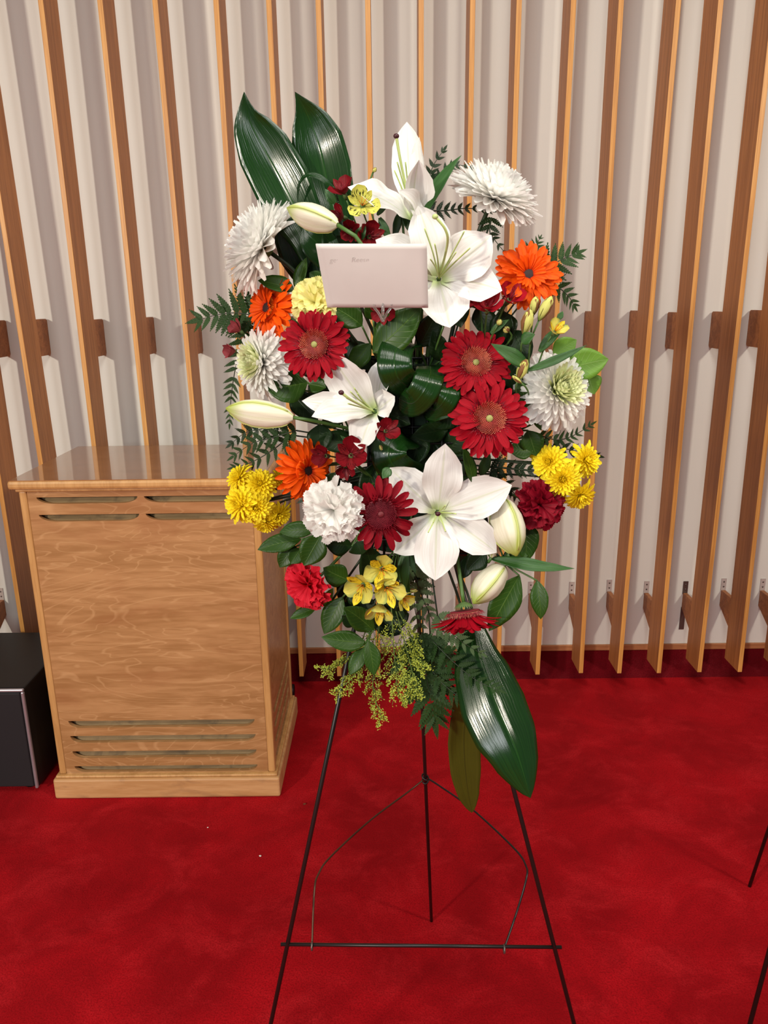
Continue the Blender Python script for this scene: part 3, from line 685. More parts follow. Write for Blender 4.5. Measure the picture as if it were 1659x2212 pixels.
# ---- chrysanthemums ------------------------------------------------------
def mum_petal(L, w_, curl, mb, A, pol, r0=.06, nl=5):
    """petal leaving the receptacle at azimuth A, polar angle pol, curling by curl"""
    pts = []; ang = pol; p = V3((math.sin(pol)*r0, 0, math.cos(pol)*r0)); ups = []
    Rz = Matrix.Rotation(A, 3, 'Z')
    for k in range(nl+1):
        pts.append(Rz@p); ups.append(Rz@V3((-math.cos(ang), 0, math.sin(ang))))
        p = p+V3((math.sin(ang), 0, math.cos(ang)))*(L/nl); ang += curl/nl
    mb.path_blade(pts, ups, w_, prof='mum', cup=.55, nw=2, ruffle=0)
def mum_kit(key, white, heart, N=150, polmax=1.75, w_=.15, hfrac=.3, Lmin=.35, pompon=False, spread=.0):
    random.seed(hash(key) % 1000 if False else len(key)*17+N); inner = MB(); mid_ = MB(); outer = []
    for i in range(N):
        f = (i+.5)/N; A = i*2.39996; pol = .06+polmax*f**.62; L = (Lmin+(1-Lmin)*f**.6)*random.uniform(.9, 1.06)*.94
        curl = random.uniform(-.1, .25)+(-.9*(1-f) if not pompon else -.5*(1-f))+ (.35*f)
        ww = w_*(.6+.4*f)*random.uniform(.85, 1.1)
        if f < hfrac: mum_petal(L, ww, curl, inner, A, pol)
        elif f < .80: mum_petal(L, ww, curl, mid_, A, pol)
        else: outer.append((A, pol, curl))
    om = []
    for j in range(3):
        m_ = MB(); mum_petal(.95, w_*1.05, (.3, .55, .05)[j], m_, 0, 0.0, r0=.0); om.append(m_.mesh('ray_petal', M[white]))
    return dict(inner=inner.mesh('heart_petals', M[heart]), mid=mid_.mesh('petals', M[white]), outer=outer, om=om)
KIT = {'big': mum_kit('big', 'mumw', 'mumg', 260, 1.8, .21, .34), 'half': mum_kit('half', 'mumw', 'mumw', 300, 1.6, .20, .2, .66), 'yel': mum_kit('yel', 'yellow', 'yellow', 95, 1.65, .24, .35)}
CX = MB(); CX.ball((0, 0, -.05), (.16, .16, .12), 10, 6); MUMCAL = CX.mesh('calyx', M['calyx'])
def mum_head(par, kit, Mloc, seed, seg=True):
    random.seed(seed); k = KIT[kit]
    o = child('petals', k['mid'], par, Mloc); o['kind'] = 'stuff'
    return o, k
def mum(label, kit, u, v, Y, rpx, n, seed, sc=(1, 1, 1), cat='chrysanthemum', roll=0):
    c = at(u, v, Y); r = px(rpx, c); R = frame(n, roll); t = thing('chrysanthemum', label, cat, c, R, group='large white chrysanthemums'); S = Matrix.Scale(r, 4) @ Matrix.Diagonal((*sc, 1))
    o, k = mum_head(t, kit, S, seed)
    i_ = child('heart_petals', k['inner'], t, S); i_['kind'] = 'stuff'
    for (A, pol, curl) in k['outer']:
        Mx = S @ Matrix.Rotation(A, 4, 'Z') @ Matrix.Rotation(pol+random.uniform(-.12, .12), 4, 'Y') @ Matrix.Translation((0, 0, .05)) @ Matrix.Diagonal((1, random.uniform(.85, 1.15), random.uniform(.85, 1.08), 1))
        child('ray_petal', k['om'][random.randrange(3)], t, Mx)
    child('calyx', MUMCAL, t, S); stem(t, c-V3(n).normalized()*r*.1, .0034, n, 'stemd'); return t
mum('white chrysanthemum seen from the side at the upper left', 'half', 572, 538, 1.24, 112, (-.80, -.16, .5), 21, (1, 1, .95))
mum('white chrysanthemum seen from the side at the upper right', 'half', 1064, 432, 1.26, 108, (.42, -.25, .87), 22, (1, 1, .9))
mum('white chrysanthemum turned to the left below an orange gerbera', 'big', 566, 782, 1.225, 84, (-.78, -.62, .12), 23)
mum('white chrysanthemum with lime green heart at the right edge', 'big', 1200, 842, 1.225, 96, (.42, -.85, .35), 24)
def spray(label, heads, seed, sub):
    c = at(heads[0][0], heads[0][1], heads[0][2]); t = thing('chrysanthemum_spray', label, 'chrysanthemum', c, group='yellow chrysanthemum sprays'); Ti = Matrix.Translation(-c)
    for j, (u, v, Y, rpx, n) in enumerate(heads):
        p = at(u, v, Y); r = px(rpx, p); Mx = Ti @ Matrix.Translation(p) @ frame(n, j).to_4x4() @ Matrix.Scale(r, 4)
        random.seed(seed+j); k = KIT['yel']
        hd = child('flower_head', k['mid'], t, Mx); hd['kind'] = 'stuff'
        i_ = child('heart_petals', k['inner'], hd, Matrix.Identity(4)); i_['kind'] = 'stuff'
        for (A, pol, curl) in k['outer']:
            child('ray_petal', k['om'][random.randrange(3)], hd, Matrix.Rotation(A, 4, 'Z') @ Matrix.Rotation(pol+random.uniform(-.15, .15), 4, 'Y') @ Matrix.Translation((0, 0, .05)) @ Matrix.Diagonal((1, 1, random.uniform(.85, 1.1), 1)))
        child('calyx', MUMCAL, hd, Matrix.Identity(4))
        stem(t, p-V3(n).normalized()*r*.15, .0018, n, 'stemd')
spray('spray of yellow chrysanthemums on the left in front of the cabinet', [(521, 1088, 1.215, 46, (-.5, -.8, .2)), (517, 1032, 1.235, 36, (-.6, -.5, .6)), (562, 1046, 1.225, 40, (.05, -.8, .55)), (553, 1096, 1.21, 40, (.1, -1, .0)),
       (574, 1128, 1.225, 34, (.0, -.8, -.6)), (602, 1112, 1.235, 34, (.6, -.7, -.3)), (604, 1036, 1.25, 26, (.5, -.5, .6))], 300, 0)
spray('spray of yellow chrysanthemums on the right above the wine red carnation', [(1186, 998, 1.215, 44, (-.45, -.8, .35)), (1264, 994, 1.235, 42, (.5, -.8, .3)), (1214, 1034, 1.205, 46, (.0, -.9, .0)), (1252, 1070, 1.225, 40, (.35, -.8, -.45))], 340, 0)

# ---- carnations ----------------------------------------------------------
def carn_mesh(name, mat, var):
    random.seed(70+var); mb = MB(); nr, na = 7, 36; vs = []; fs = []; uv = []; half = random.uniform(.62, .8); ph = random.random()*6
    for j in range(nr+1):
        f = j/nr
        for i in range(na+1):
            q = -1+2*i/na; a = q*half*(.3+.7*f**.6); L = f*(1+.05*math.cos(4*q+ph))
            if j == nr: L += (.018 if i % 2 else -.018)
            wv = .11*f*f*math.sin(q*4.5+ph)+.06*f**3*math.sin(q*11+2*ph)
            vs.append((math.sin(a)*L, wv+.34*f**2.5+.06*f*q*q, math.cos(a)*L)); uv.append((q, f))
    for j in range(nr):
        for i in range(na): p = j*(na+1)+i; fs.append((p, p+1, p+na+2, p+na+1))
    mb.add(vs, fs, uv); return mb.mesh(name, mat)
def carnation(label, mat, u, v, Y, rpx, n, seed, N=22, sc=(1, 1, 1)):
    random.seed(seed); c = at(u, v, Y); r = px(rpx, c); R = frame(n); t = thing('carnation', label, 'carnation', c-V3(n).normalized()*r*.35, R, group='carnations'); S = Matrix.Scale(r*1.08, 4) @ Matrix.Diagonal((*sc, 1))
    ms = [carn_mesh('petal', M[mat], k) for k in range(5)]
    for i in range(N):
        f = (i+.5)/N; A = i*2.39996+random.uniform(-.25, .25); pol = .04+1.0*f**.75+random.uniform(-.07, .07); L = (.66+.34*f**.7)*random.uniform(.95, 1.05)
        Mx = S @ Matrix.Rotation(A, 4, 'Z') @ Matrix.Rotation(-pol, 4, 'X') @ Matrix.Rotation(random.uniform(-.2, .2), 4, 'Z') @ Matrix.Scale(L, 4)
        child('petal', ms[random.randrange(5)], t, Mx)
    mb = MB(); mb.tube([(0, 0, -.45), (0, 0, -.3), (0, 0, .05)], [.07, .16, .2], 10); child('calyx', mb.mesh('calyx', M['calyx']), t, S)
    stem(t, c-V3(n).normalized()*r*.8, .0028, n); return t
carnation('pale yellow carnation half hidden by the left end of the envelope', 'cream', 676, 650, 1.20, 48, (-.25, -1, .3), 41)
carnation('white carnation beside the deep red gerbera', 'carnw', 718, 1103, 1.125, 63, (-.1, -1, .15), 42, 26)
carnation('coral red carnation at the lower left of the spray', 'coral', 661, 1268, 1.19, 51, (-.45, -.85, -.1), 43, 22)
carnation('wine red carnation under the right yellow chrysanthemums', 'wine', 1171, 1091, 1.20, 52, (.25, -.95, .1), 44, 22)

# ---- alstroemeria --------------------------------------------------------
def ameshes(o_, i_):
    mo = MB(); mo.blade((.05, 0, 0), (.95, 0, .42), .82, (-.45, 0, 1), -.12, 0, 9, .5, prof='alo', cup=.28, ruffle=.06, freq=1.3, nw=5)
    mi = MB(); mi.blade((.05, 0, .02), (.92, 0, .55), .44, (-.5, 0, 1), -.14, 0, 9, .5, prof='ali', cup=.3, ruffle=.05, nw=4)
    return mo.mesh('outer_petal', M[o_]), mi.mesh('inner_petal', M[i_])
AK = {'y': ameshes('ayout', 'ayin'), 'lime': ameshes('aylime', 'aylime'), 'r': ameshes('arout', 'arin'), 'dk': ameshes('adk', 'adkin'), 'pk': ameshes('apk', 'apk')}
AF = MB()
for k in range(5):
    a = k*1.25; AF.tube([(0, 0, .05), (.1*math.cos(a), .1*math.sin(a), .35), (.2*math.cos(a), .2*math.sin(a)-.05, .6)], .02, 4)
AFM = AF.mesh('stamens', M['oring']); AFR = AF.mesh('stamens', M['redring'])
TB = MB(); TB.tube([(0, 0, -.35), (0, 0, -.1), (0, 0, .12)], [.06, .15, .12], 8); TBM = TB.mesh('ovary', M['calyx'])
def alstro(label, kind, blooms, buds=(), leaves=(), root=None, seed=0, group='alstroemeria stems', budm='abud'):
    random.seed(seed); u, v, Y = blooms[0][:3] if blooms else buds[0][:3]; c = at(u, v, Y); t = thing('alstroemeria', label, 'alstroemeria', c, group=group); Ti = Matrix.Translation(-c)
    rt = at(*root) if root else None
    for (u, v, Y, rpx, n, *rest) in blooms:
        p = at(u, v, Y); r = px(rpx, p); cl = rest[0] if rest else 0.0; Mx = Ti @ Matrix.Translation(p) @ frame(n, random.uniform(-.3, .3)+math.pi/2).to_4x4() @ Matrix.Scale(r, 4)
        fl_ = child('bloom', TBM, t, Mx)
        for j in range(3):
            child('outer_petal', AK[kind][0], fl_, Matrix.Rotation(j*2.0944, 4, 'Z') @ Matrix.Rotation(-cl+random.uniform(-.15, .1), 4, 'Y') @ Matrix.Scale(random.uniform(.92, 1.06), 4))
            child('inner_petal', AK[kind][1], fl_, Matrix.Rotation(j*2.0944+1.0472, 4, 'Z') @ Matrix.Rotation(-cl+random.uniform(-.15, .1), 4, 'Y') @ Matrix.Scale(random.uniform(.92, 1.06), 4))
        child('stamens', AFM if kind in ('y', 'lime') else AFR, fl_, Matrix.Identity(4))
        stem(t, p-V3(n).normalized()*r*.3, .0013, n, end=rt)
    for (bu, bv, Yb, tu, tv, wpx) in buds:
        b = at(bu, bv, Yb); e = at(tu, tv, Yb-.005); R = frame(e-b, random.random()*3); Ln = (e-b).length; w_ = px(wpx, b)/2
        for k in range(6):
            a = k*1.0472; d = V3((math.cos(a), math.sin(a), 0)); mb = MB()
            pts = [b+R@(d*w_*q+V3((0, 0, tt*Ln))) for tt, q in ((0, .25), (.2, .7), (.45, 1), (.7, .85), (.88, .55), (1, .28 if k % 2 else .12))]
            mb.path_blade(pts, R@d, w_*1.25, prof='alo', cup=-.4, nw=4); mb.build('bud_petal', M['abudb' if k % 3 == 1 else budm], t)
        stem(t, b, .0014, e-b, end=rt)
    for (bu, bv, tu, tv, wpx, Yb, Yt) in leaves:
        mb = MB(); mb.blade(at(bu, bv, Yb), at(tu, tv, Yt), px(wpx, at(bu, bv, Yb)), (random.uniform(-.3, .3), -1, random.uniform(.1, .7)), random.uniform(.06, .14), random.uniform(-.1, .1), 12, prof='grass', cup=.3, nw=4, th=.0003); mb.build('leaf', M['lilyleaf'], t)
    return t
alstro('dark red alstroemeria behind the left half of the envelope top', 'dk', [(744, 420, 1.22, 38, (-.3, -.6, .8), .3), (742, 470, 1.21, 34, (-.8, -.6, .2), .3), (758, 498, 1.205, 32, (-.1, -1, -.2), .2), (796, 512, 1.205, 42, (.3, -1, .1), .2), (826, 672, 1.20, 34, (.0, -1, .0), .1)], (),
       [(772, 520, 790, 485, 26, 1.2, 1.19), (726, 440, 702, 408, 22, 1.22, 1.22)], (800, 560, 1.24), 61)
alstro('lime yellow alstroemeria with dark streaks below the topmost lily', 'lime', [(783, 446, 1.185, 42, (.0, -1, .35), .15)], [(806, 372, 1.215, 812, 362, 10)], [(820, 470, 846, 525, 20, 1.2, 1.2), (815, 465, 838, 430, 16, 1.2, 1.21)], (830, 560, 1.24), 62)
alstro('bright red alstroemeria below the large lily beside the envelope', 'r', [(1052, 668, 1.185, 46, (-.05, -.75, .65), .35), (1098, 650, 1.205, 42, (.3, -.7, .7), .35), (1030, 655, 1.215, 36, (-.4, -.8, .5), .3)], [(1075, 702, 1.19, 1082, 690, 14), (1100, 716, 1.2, 1088, 708, 16)], [(1060, 720, 1100, 690, 18, 1.2, 1.19)], (1040, 790, 1.24), 63)
alstro('yellow alstroemeria with half open buds below the upper right orange gerbera', 'y', [(1197, 718, 1.185, 32, (.35, -.7, .7), .35)], [(1131, 722, 1.185, 1146, 668, 28), (1164, 692, 1.19, 1192, 640, 26), (1152, 680, 1.2, 1158, 640, 22), (1127, 828, 1.18, 1106, 812, 10), (1118, 822, 1.185, 1138, 776, 24)],
       [(1140, 790, 1060, 742, 36, 1.19, 1.17), (1128, 740, 1156, 722, 30, 1.18, 1.17), (1140, 800, 1268, 745, 20, 1.19, 1.17), (1165, 760, 1225, 700, 24, 1.2, 1.2), (1205, 690, 1216, 672, 14, 1.2, 1.2)], (1138, 880, 1.24), 64)
alstro('wine red alstroemeria between the mid lily and the orange gerbera below it', 'dk', [(758, 985, 1.165, 46, (.1, -.9, .4), .2), (832, 932, 1.165, 36, (.3, -.85, .4), .2), (706, 985, 1.18, 36, (-.5, -.8, .2), .4), (746, 1008, 1.17, 30, (-.1, -.9, -.4), .3)], [(820, 960, 1.19, 826, 975, 10)], [(790, 985, 735, 940, 24, 1.19, 1.18), (842, 1012, 826, 1034, 24, 1.15, 1.14)], (815, 1040, 1.25), 65)
alstro('cluster of yellow alstroemeria with brown streaks at the bottom centre', 'y', [(825, 1228, 1.155, 48, (.0, -.95, .15), .25), (786, 1262, 1.16, 46, (-.35, -.9, .0), .25), (834, 1266, 1.15, 46, (.15, -1, -.05), .25), (820, 1304, 1.16, 44, (-.05, -.7, -.65), .3), (866, 1288, 1.175, 34, (.6, -.7, -.3), .4)], [(880, 1276, 1.19, 902, 1276, 10)], [(880, 1200, 876, 1282, 20, 1.19, 1.18), (872, 1190, 898, 1240, 16, 1.2, 1.18)], (860, 1180, 1.24), 66)
alstro('faded pink alstroemeria at the far left beside the fern', 'pk', [(520, 716, 1.245, 28, (-.6, -.5, .5), .5), (510, 758, 1.245, 28, (-.7, -.6, .1), .5)], (), [(524, 745, 540, 770, 14, 1.24, 1.24)], (600, 790, 1.26), 67)
# ---- leaves --------------------------------------------------------------
def leafpx(par, bu, bv, tu, tv, wpx, Yb, Yt, up=(0, -1, .35), bow=.08, side=0, mat='salal', prof='leaf', cup=.12, fold=.10, ruffle=.05, nl=12, nw=6, name='leaf', th=.0004):
    b = at(bu, bv, Yb); mb = MB(); mb.blade(b, at(tu, tv, Yt), px(wpx, b), up, bow, side, nl, prof=prof, cup=cup, fold=fold, ruffle=ruffle, freq=1.3, nw=nw, th=th); return mb.build(name, M[mat], par)
def aspidistra(label, pts, wpx, mat='asp', up=(0, -1, .3), cup=.12, fold=.12, endbase=None, prof='asp', ruffle=.04, ups=None):
    P = [at(*p) for p in pts]; t = thing('aspidistra_leaf', label, 'leaf', P[0], group='aspidistra leaves'); mb = MB(); sp = smooth_path(P, 6)
    U = [V3(up)]*len(sp)
    if ups:
        U = []
        for k in range(len(sp)):
            f = k/(len(sp)-1)*(len(ups)-1); i = min(int(f), len(ups)-2); U.append(lerp(ups[i], ups[i+1], f-i).normalized())
    mb.path_blade(sp, U, px(wpx, P[len(P)//2]), prof=prof, cup=cup, fold=fold, ruffle=ruffle, freq=1.1, nw=10, th=.0005, phase=1.0); bl = mb.build('blade', M[mat], t)
    mb = MB(); ss = [q-(U[i].normalized())*.0012 for i, q in enumerate(sp)]; n_ = len(ss); mb.tube(ss, [.0016*(1-.8*i/n_) for i in range(n_)], 5); mb.build('midrib', M['stemd'], bl)
    if endbase is not False: stem(t, P[0], .0024, (P[1]-P[0])*-1 if False else (P[1]-P[0]), 'stemd')
    return t
aspidistra('tall aspidistra leaf with thin pointed tip at the upper left', [(690, 600, 1.245), (664, 510, 1.26), (628, 430, 1.277), (580, 340, 1.288), (540, 262, 1.288), (527, 198, 1.28)], 128, up=(-.3, -1, .35), fold=.15, ruffle=.02)
aspidistra('broad shiny aspidistra leaf right of the tall pointed one', [(745, 560, 1.245), (728, 480, 1.262), (708, 400, 1.28), (690, 320, 1.29), (665, 250, 1.288), (637, 198, 1.275)], 124, up=(-.25, -1, .4), fold=.12, ruffle=.02)
aspidistra('aspidistra leaf lying in shadow below the upper left chrysanthemum', [(700, 640, 1.28), (672, 590, 1.28), (648, 540, 1.275), (628, 480, 1.27), (622, 440, 1.28)], 96, up=(-.2, -1, .1))
aspidistra('glossy aspidistra leaf under the upper lily bud', [(735, 590, 1.255), (705, 550, 1.25), (675, 515, 1.245), (655, 490, 1.25)], 84, up=(-.1, -.8, .6))
aspidistra('long glossy aspidistra leaf hanging down at the lower right', [(1022, 1330, 1.25), (1036, 1420, 1.205), (1072, 1520, 1.158), (1115, 1620, 1.118), (1146, 1724, 1.095)], 150, ups=[(.05, -1, .4), (.08, -1, .45), (.2, -1, .5), (.22, -1, .5)], fold=-.42, cup=-.04, ruffle=.02, prof='aspb')
aspidistra('olive aspidistra leaf hanging down behind the fern', [(1010, 1400, 1.25), (1008, 1500, 1.25), (1002, 1600, 1.255), (1008, 1690, 1.26), (1020, 1756, 1.27)], 72, 'aspback', up=(.1, -1, .1), fold=.05, prof='aspb')
def ribbon(label, pts, wpx, ups, mat='asp'):
    return aspidistra(label, pts, wpx, mat, ups=ups, prof='strap', cup=-.05, fold=.0, endbase=False, ruffle=0)
ribbon('curled aspidistra loop with shiny back at the heart of the spray', [(905, 820, 1.22), (884, 835, 1.19), (858, 812, 1.165), (852, 770, 1.17), (866, 738, 1.20), (890, 742, 1.235)], 76, [(.3,-.6,-.6), (-.1,-1,-.3), (-.1,-1,.1), (0,-.8,.7), (.1,0,1)])
ribbon('second curled aspidistra loop right of the first at the heart', [(862, 860, 1.20), (890, 872, 1.175), (916, 845, 1.165), (928, 812, 1.175), (930, 790, 1.21), (915, 792, 1.24)], 66, [(-.2,-1,-.2), (0,-1,-.1), (.15,-1,.2), (.1,-.9,.6), (0,.2,1)])
ribbon('curled aspidistra strip between the loops and the lower red gerbera', [(915, 875, 1.21), (938, 886, 1.185), (958, 868, 1.17), (970, 842, 1.175), (966, 826, 1.20), (945, 828, 1.22)], 58, [(-.1,-1,-.2), (0,-1,0), (.2,-1,.2), (.1,-.7,.7), (0,.2,1)])
ribbon('narrow aspidistra roll touching the left petals of the lower red gerbera', [(945, 870, 1.20), (962, 868, 1.185), (985, 872, 1.18), (1004, 876, 1.19)], 26, [(0,-1,.6), (0,-1,.5), (.1,-1,.4)])
ribbon('second narrow aspidistra roll below the first', [(930, 904, 1.20), (950, 896, 1.185), (972, 890, 1.18), (990, 892, 1.19)], 24, [(0,-1,.6), (0,-1,.5), (.1,-1,.4)])
ribbon('folded aspidistra loop below the small wine red alstroemeria', [(900, 1030, 1.23), (872, 1022, 1.20), (845, 1000, 1.18), (840, 965, 1.185), (862, 942, 1.205), (890, 950, 1.23)], 78, [(.2,-1,-.4), (0,-1,-.2), (-.15,-1,.1), (-.1,-1,.5), (.1,-.4,1)])
aspidistra('thin dark leaf arched over between the two tall leaves', [(735, 470, 1.24), (720, 412, 1.235), (690, 384, 1.235), (662, 380, 1.24), (646, 402, 1.25), (643, 440, 1.26)], 16, up=(0, -.7, .7), prof='grass', fold=.2)

LF = 'broad leaf sprigs'
def sprig(label, leaves, root, mat='salal', seed=0, sr=.0016, name='leaf_sprig'):
    """leaves: (bu,bv,tu,tv,w,Yb,Yt[,up[,mat]])"""
    random.seed(seed); c = at(*root); t = thing(name, label, 'foliage', c, group=LF)
    for L in leaves:
        bu, bv, tu, tv, w_, Yb, Yt = L[:7]; up = L[7] if len(L) > 7 else (random.uniform(-.35, .35), -1, random.uniform(.05, .7)); mm = L[8] if len(L) > 8 else mat
        leafpx(t, bu, bv, tu, tv, w_, Yb, Yt, up, random.uniform(.04, .13), random.uniform(-.08, .08), mm)
        stem(t, at(bu, bv, Yb), sr, at(bu, bv, Yb)-at(tu, tv, Yt) if False else None, 'stem', end=c, name='leaf_stalk')
    e = core_pt(c)
    if (e-c).length > .01: stem(t, c, sr*1.3, None, 'stemd', end=e, name='stem')
    return t
sprig('two dark salal leaves left of the pale yellow carnation', [(636, 628, 557, 606, 46, 1.23, 1.23, (0,-.8,.7)), (640, 632, 662, 556, 32, 1.23, 1.23, (-.5,-1,.1)), (700, 610, 668, 588, 34, 1.235, 1.235)], (655, 660, 1.25), seed=1)
sprig('large salal leaf under the right half of the envelope', [(806, 760, 908, 664, 84, 1.20, 1.195, (-.1,-1,.3)), (782, 704, 722, 664, 54, 1.205, 1.195, (.1,-1,.2)), (800, 742, 752, 800, 46, 1.22, 1.22, (-.2,-1,0)), (806, 690, 790, 655, 28, 1.21, 1.2)], (815, 775, 1.235), seed=2)
sprig('dark salal leaves right of the envelope under the big lily', [(905, 750, 946, 672, 60, 1.225, 1.22, (.3,-1,.1), 'salald'), (950, 780, 935, 715, 46, 1.23, 1.22, (.3,-1,.1), 'salald'), (958, 705, 945, 668, 22, 1.2, 1.195, (.6,-1,.2), 'lilyleaf')], (925, 800, 1.245), seed=3)
sprig('broad salal leaf under the left red gerbera', [(664, 826, 574, 838, 78, 1.215, 1.205, (-.1,-1,.25)), (668, 830, 704, 838, 40, 1.2, 1.19, (.1,-1,.4)), (640, 840, 615, 790, 44, 1.225, 1.22)], (690, 850, 1.245), seed=4)
sprig('cluster of salal leaves on the left under the white carnation', [(650, 1165, 556, 1188, 42, 1.195, 1.185, (-.1,-1,.5)), (680, 1146, 603, 1150, 40, 1.20, 1.19, (0,-.9,.7)), (694, 1154, 656, 1222, 62, 1.185, 1.175, (.1,-1,.3)), (640, 1180, 604, 1226, 42, 1.205, 1.2, (-.2,-1,.1)), (650, 1185, 628, 1218, 40, 1.2, 1.19)], (715, 1150, 1.22), seed=5)
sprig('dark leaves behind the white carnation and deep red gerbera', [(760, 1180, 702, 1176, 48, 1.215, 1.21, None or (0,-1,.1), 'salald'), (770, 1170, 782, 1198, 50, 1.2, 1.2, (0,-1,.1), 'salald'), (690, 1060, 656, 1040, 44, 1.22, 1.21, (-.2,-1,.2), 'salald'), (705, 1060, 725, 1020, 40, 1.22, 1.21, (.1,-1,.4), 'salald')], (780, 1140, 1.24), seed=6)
sprig('salal leaves between the coral carnation and the yellow alstroemeria', [(752, 1252, 698, 1226, 52, 1.20, 1.19, (-.1,-1,.4)), (740, 1290, 700, 1370, 52, 1.205, 1.195, (-.4,-1,.0)), (760, 1270, 790, 1300, 56, 1.215, 1.21, (.1,-1,0), 'salald'), (745, 1300, 742, 1345, 44, 1.22, 1.215, (.2,-1,-.1), 'salald')], (775, 1250, 1.23), seed=7)
sprig('star of salal leaves above the goldenrod', [(806, 1362, 742, 1312, 52, 1.185, 1.175, (-.1,-1,.5)), (790, 1388, 694, 1376, 46, 1.175, 1.16, (0,-.9,.6)), (788, 1398, 754, 1458, 36, 1.17, 1.155, (-.3,-1,.2)), (796, 1384, 808, 1460, 40, 1.17, 1.15, (.35,-1,.1)), (770, 1350, 738, 1330, 34, 1.195, 1.19, (0,-1,0), 'salald')], (800, 1370, 1.19), seed=8)
sprig('single curved leaf tip under the coral carnation', [(684, 1312, 626, 1336, 26, 1.2, 1.195, (0,-.8,.7)), (695, 1310, 720, 1270, 24, 1.21, 1.205, (.4,-1,.2), 'lime')], (715, 1300, 1.22), seed=9)
sprig('lime green rounded leaves at the right edge beside the chrysanthemum', [(1212, 800, 1315, 776, 72, 1.245, 1.235, (.1,-1,.3), 'lime'), (1268, 806, 1284, 852, 52, 1.245, 1.24, (.2,-1,.1), 'lime'), (1196, 770, 1246, 734, 48, 1.25, 1.245, (.1,-1,.4), 'lime')], (1200, 815, 1.26), seed=10)
sprig('dark green leaves between the red gerberas and the right chrysanthemum', [(1150, 916, 1120, 822, 62, 1.215, 1.21, (.2,-1,.2)), (1110, 840, 1090, 780, 56, 1.225, 1.22, (.2,-1,.2), 'salald'), (1140, 930, 1158, 985, 54, 1.22, 1.215, (.1,-1,.1)), (1150, 975, 1096, 968, 44, 1.215, 1.21, (.1,-.9,.5)), (1160, 870, 1168, 930, 40, 1.225, 1.22)], (1120, 930, 1.24), seed=11)
sprig('small pointed leaf above the low lily', [(1022, 1044, 1000, 966, 30, 1.175, 1.165, (.5,-1,.1)), (1040, 1030, 1058, 975, 26, 1.21, 1.2, (.2,-1,.1), 'salald')], (1030, 1070, 1.215), seed=12)
sprig('ivy-like leaves at the lower right on a thin bent twig', [(1122, 1244, 1056, 1364, 66, 1.185, 1.165, (.1,-1,.35)), (1160, 1254, 1168, 1338, 40, 1.175, 1.16, (-.3,-1,.2)), (1130, 1120, 1136, 1216, 58, 1.215, 1.195, (.3,-1,.2)), (1085, 1205, 1140, 1200, 46, 1.205, 1.195, (.1,-.8,.6)), (1060, 1130, 1092, 1170, 46, 1.22, 1.21, (0,-1,.1), 'salald')], (1092, 1218, 1.20), seed=13)
sprig('dark leaf below the low lily beside the greenish bud', [(1050, 1192, 1010, 1232, 48, 1.2, 1.195, (0,-1,.2), 'salald'), (1010, 1200, 1000, 1250, 34, 1.21, 1.2, (0,-1,.2), 'salald')], (1030, 1180, 1.22), seed=14)
t_ = thing('lily_leaf', 'long narrow twisted leaf pointing right below the hanging lily bud', 'leaf', at(1062, 1206, 1.2)); leafpx(t_, 1062, 1206, 1242, 1228, 30, 1.195, 1.18, (0,-.8,.7), .08, .10, 'lilyleaf', 'grass', .3, name='blade'); stem(t_, at(1062, 1206, 1.195), .002)
t_ = thing('lily_leaf', 'long narrow leaf rising right of the topmost lily', 'leaf', at(918, 462, 1.22)); leafpx(t_, 916, 466, 997, 335, 30, 1.215, 1.215, (-.4,-1,.2), .03, -.10, 'lilyleaf', 'grass', .3, name='blade'); stem(t_, at(916, 466, 1.215), .002)
t_ = thing('lily_leaf', 'drooping narrow leaf between alstroemeria and low lily', 'leaf', at(890, 1190, 1.2)); leafpx(t_, 878, 1188, 888, 1290, 30, 1.195, 1.18, (-.4,-1,.0), .08, .16, 'lilyleaf', 'grass', .3, name='blade'); stem(t_, at(878, 1188, 1.195), .002)
t_ = thing('lily_leaf', 'dark narrow leaves under the topmost lily', 'leaf', at(875, 480, 1.24))
for q in ((868, 455, 900, 520, 24), (862, 460, 850, 520, 20), (890, 462, 905, 500, 18)): leafpx(t_, *q, 1.225, 1.22, (.2,-1,.1), .05, 0, 'salald', 'grass', .3, name='blade')
stem(t_, at(868, 455, 1.225), .002)
# foliage filling the heart of the spray
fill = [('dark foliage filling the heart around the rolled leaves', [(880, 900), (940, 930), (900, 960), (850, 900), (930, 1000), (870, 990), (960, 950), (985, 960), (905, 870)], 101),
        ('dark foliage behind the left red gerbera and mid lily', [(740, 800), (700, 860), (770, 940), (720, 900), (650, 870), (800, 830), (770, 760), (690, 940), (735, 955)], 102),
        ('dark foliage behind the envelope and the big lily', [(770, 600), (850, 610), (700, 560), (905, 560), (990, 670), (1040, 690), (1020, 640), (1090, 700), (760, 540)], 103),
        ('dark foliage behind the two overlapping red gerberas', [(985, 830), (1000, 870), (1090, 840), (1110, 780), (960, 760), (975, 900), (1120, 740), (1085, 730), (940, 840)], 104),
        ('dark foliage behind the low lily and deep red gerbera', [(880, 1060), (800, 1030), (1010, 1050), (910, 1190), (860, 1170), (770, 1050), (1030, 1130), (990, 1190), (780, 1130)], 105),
        ('dark foliage behind the yellow alstroemeria cluster', [(800, 1230), (850, 1230), (790, 1310), (760, 1290), (860, 1330), (830, 1350), (900, 1230), (850, 1290)], 106)]
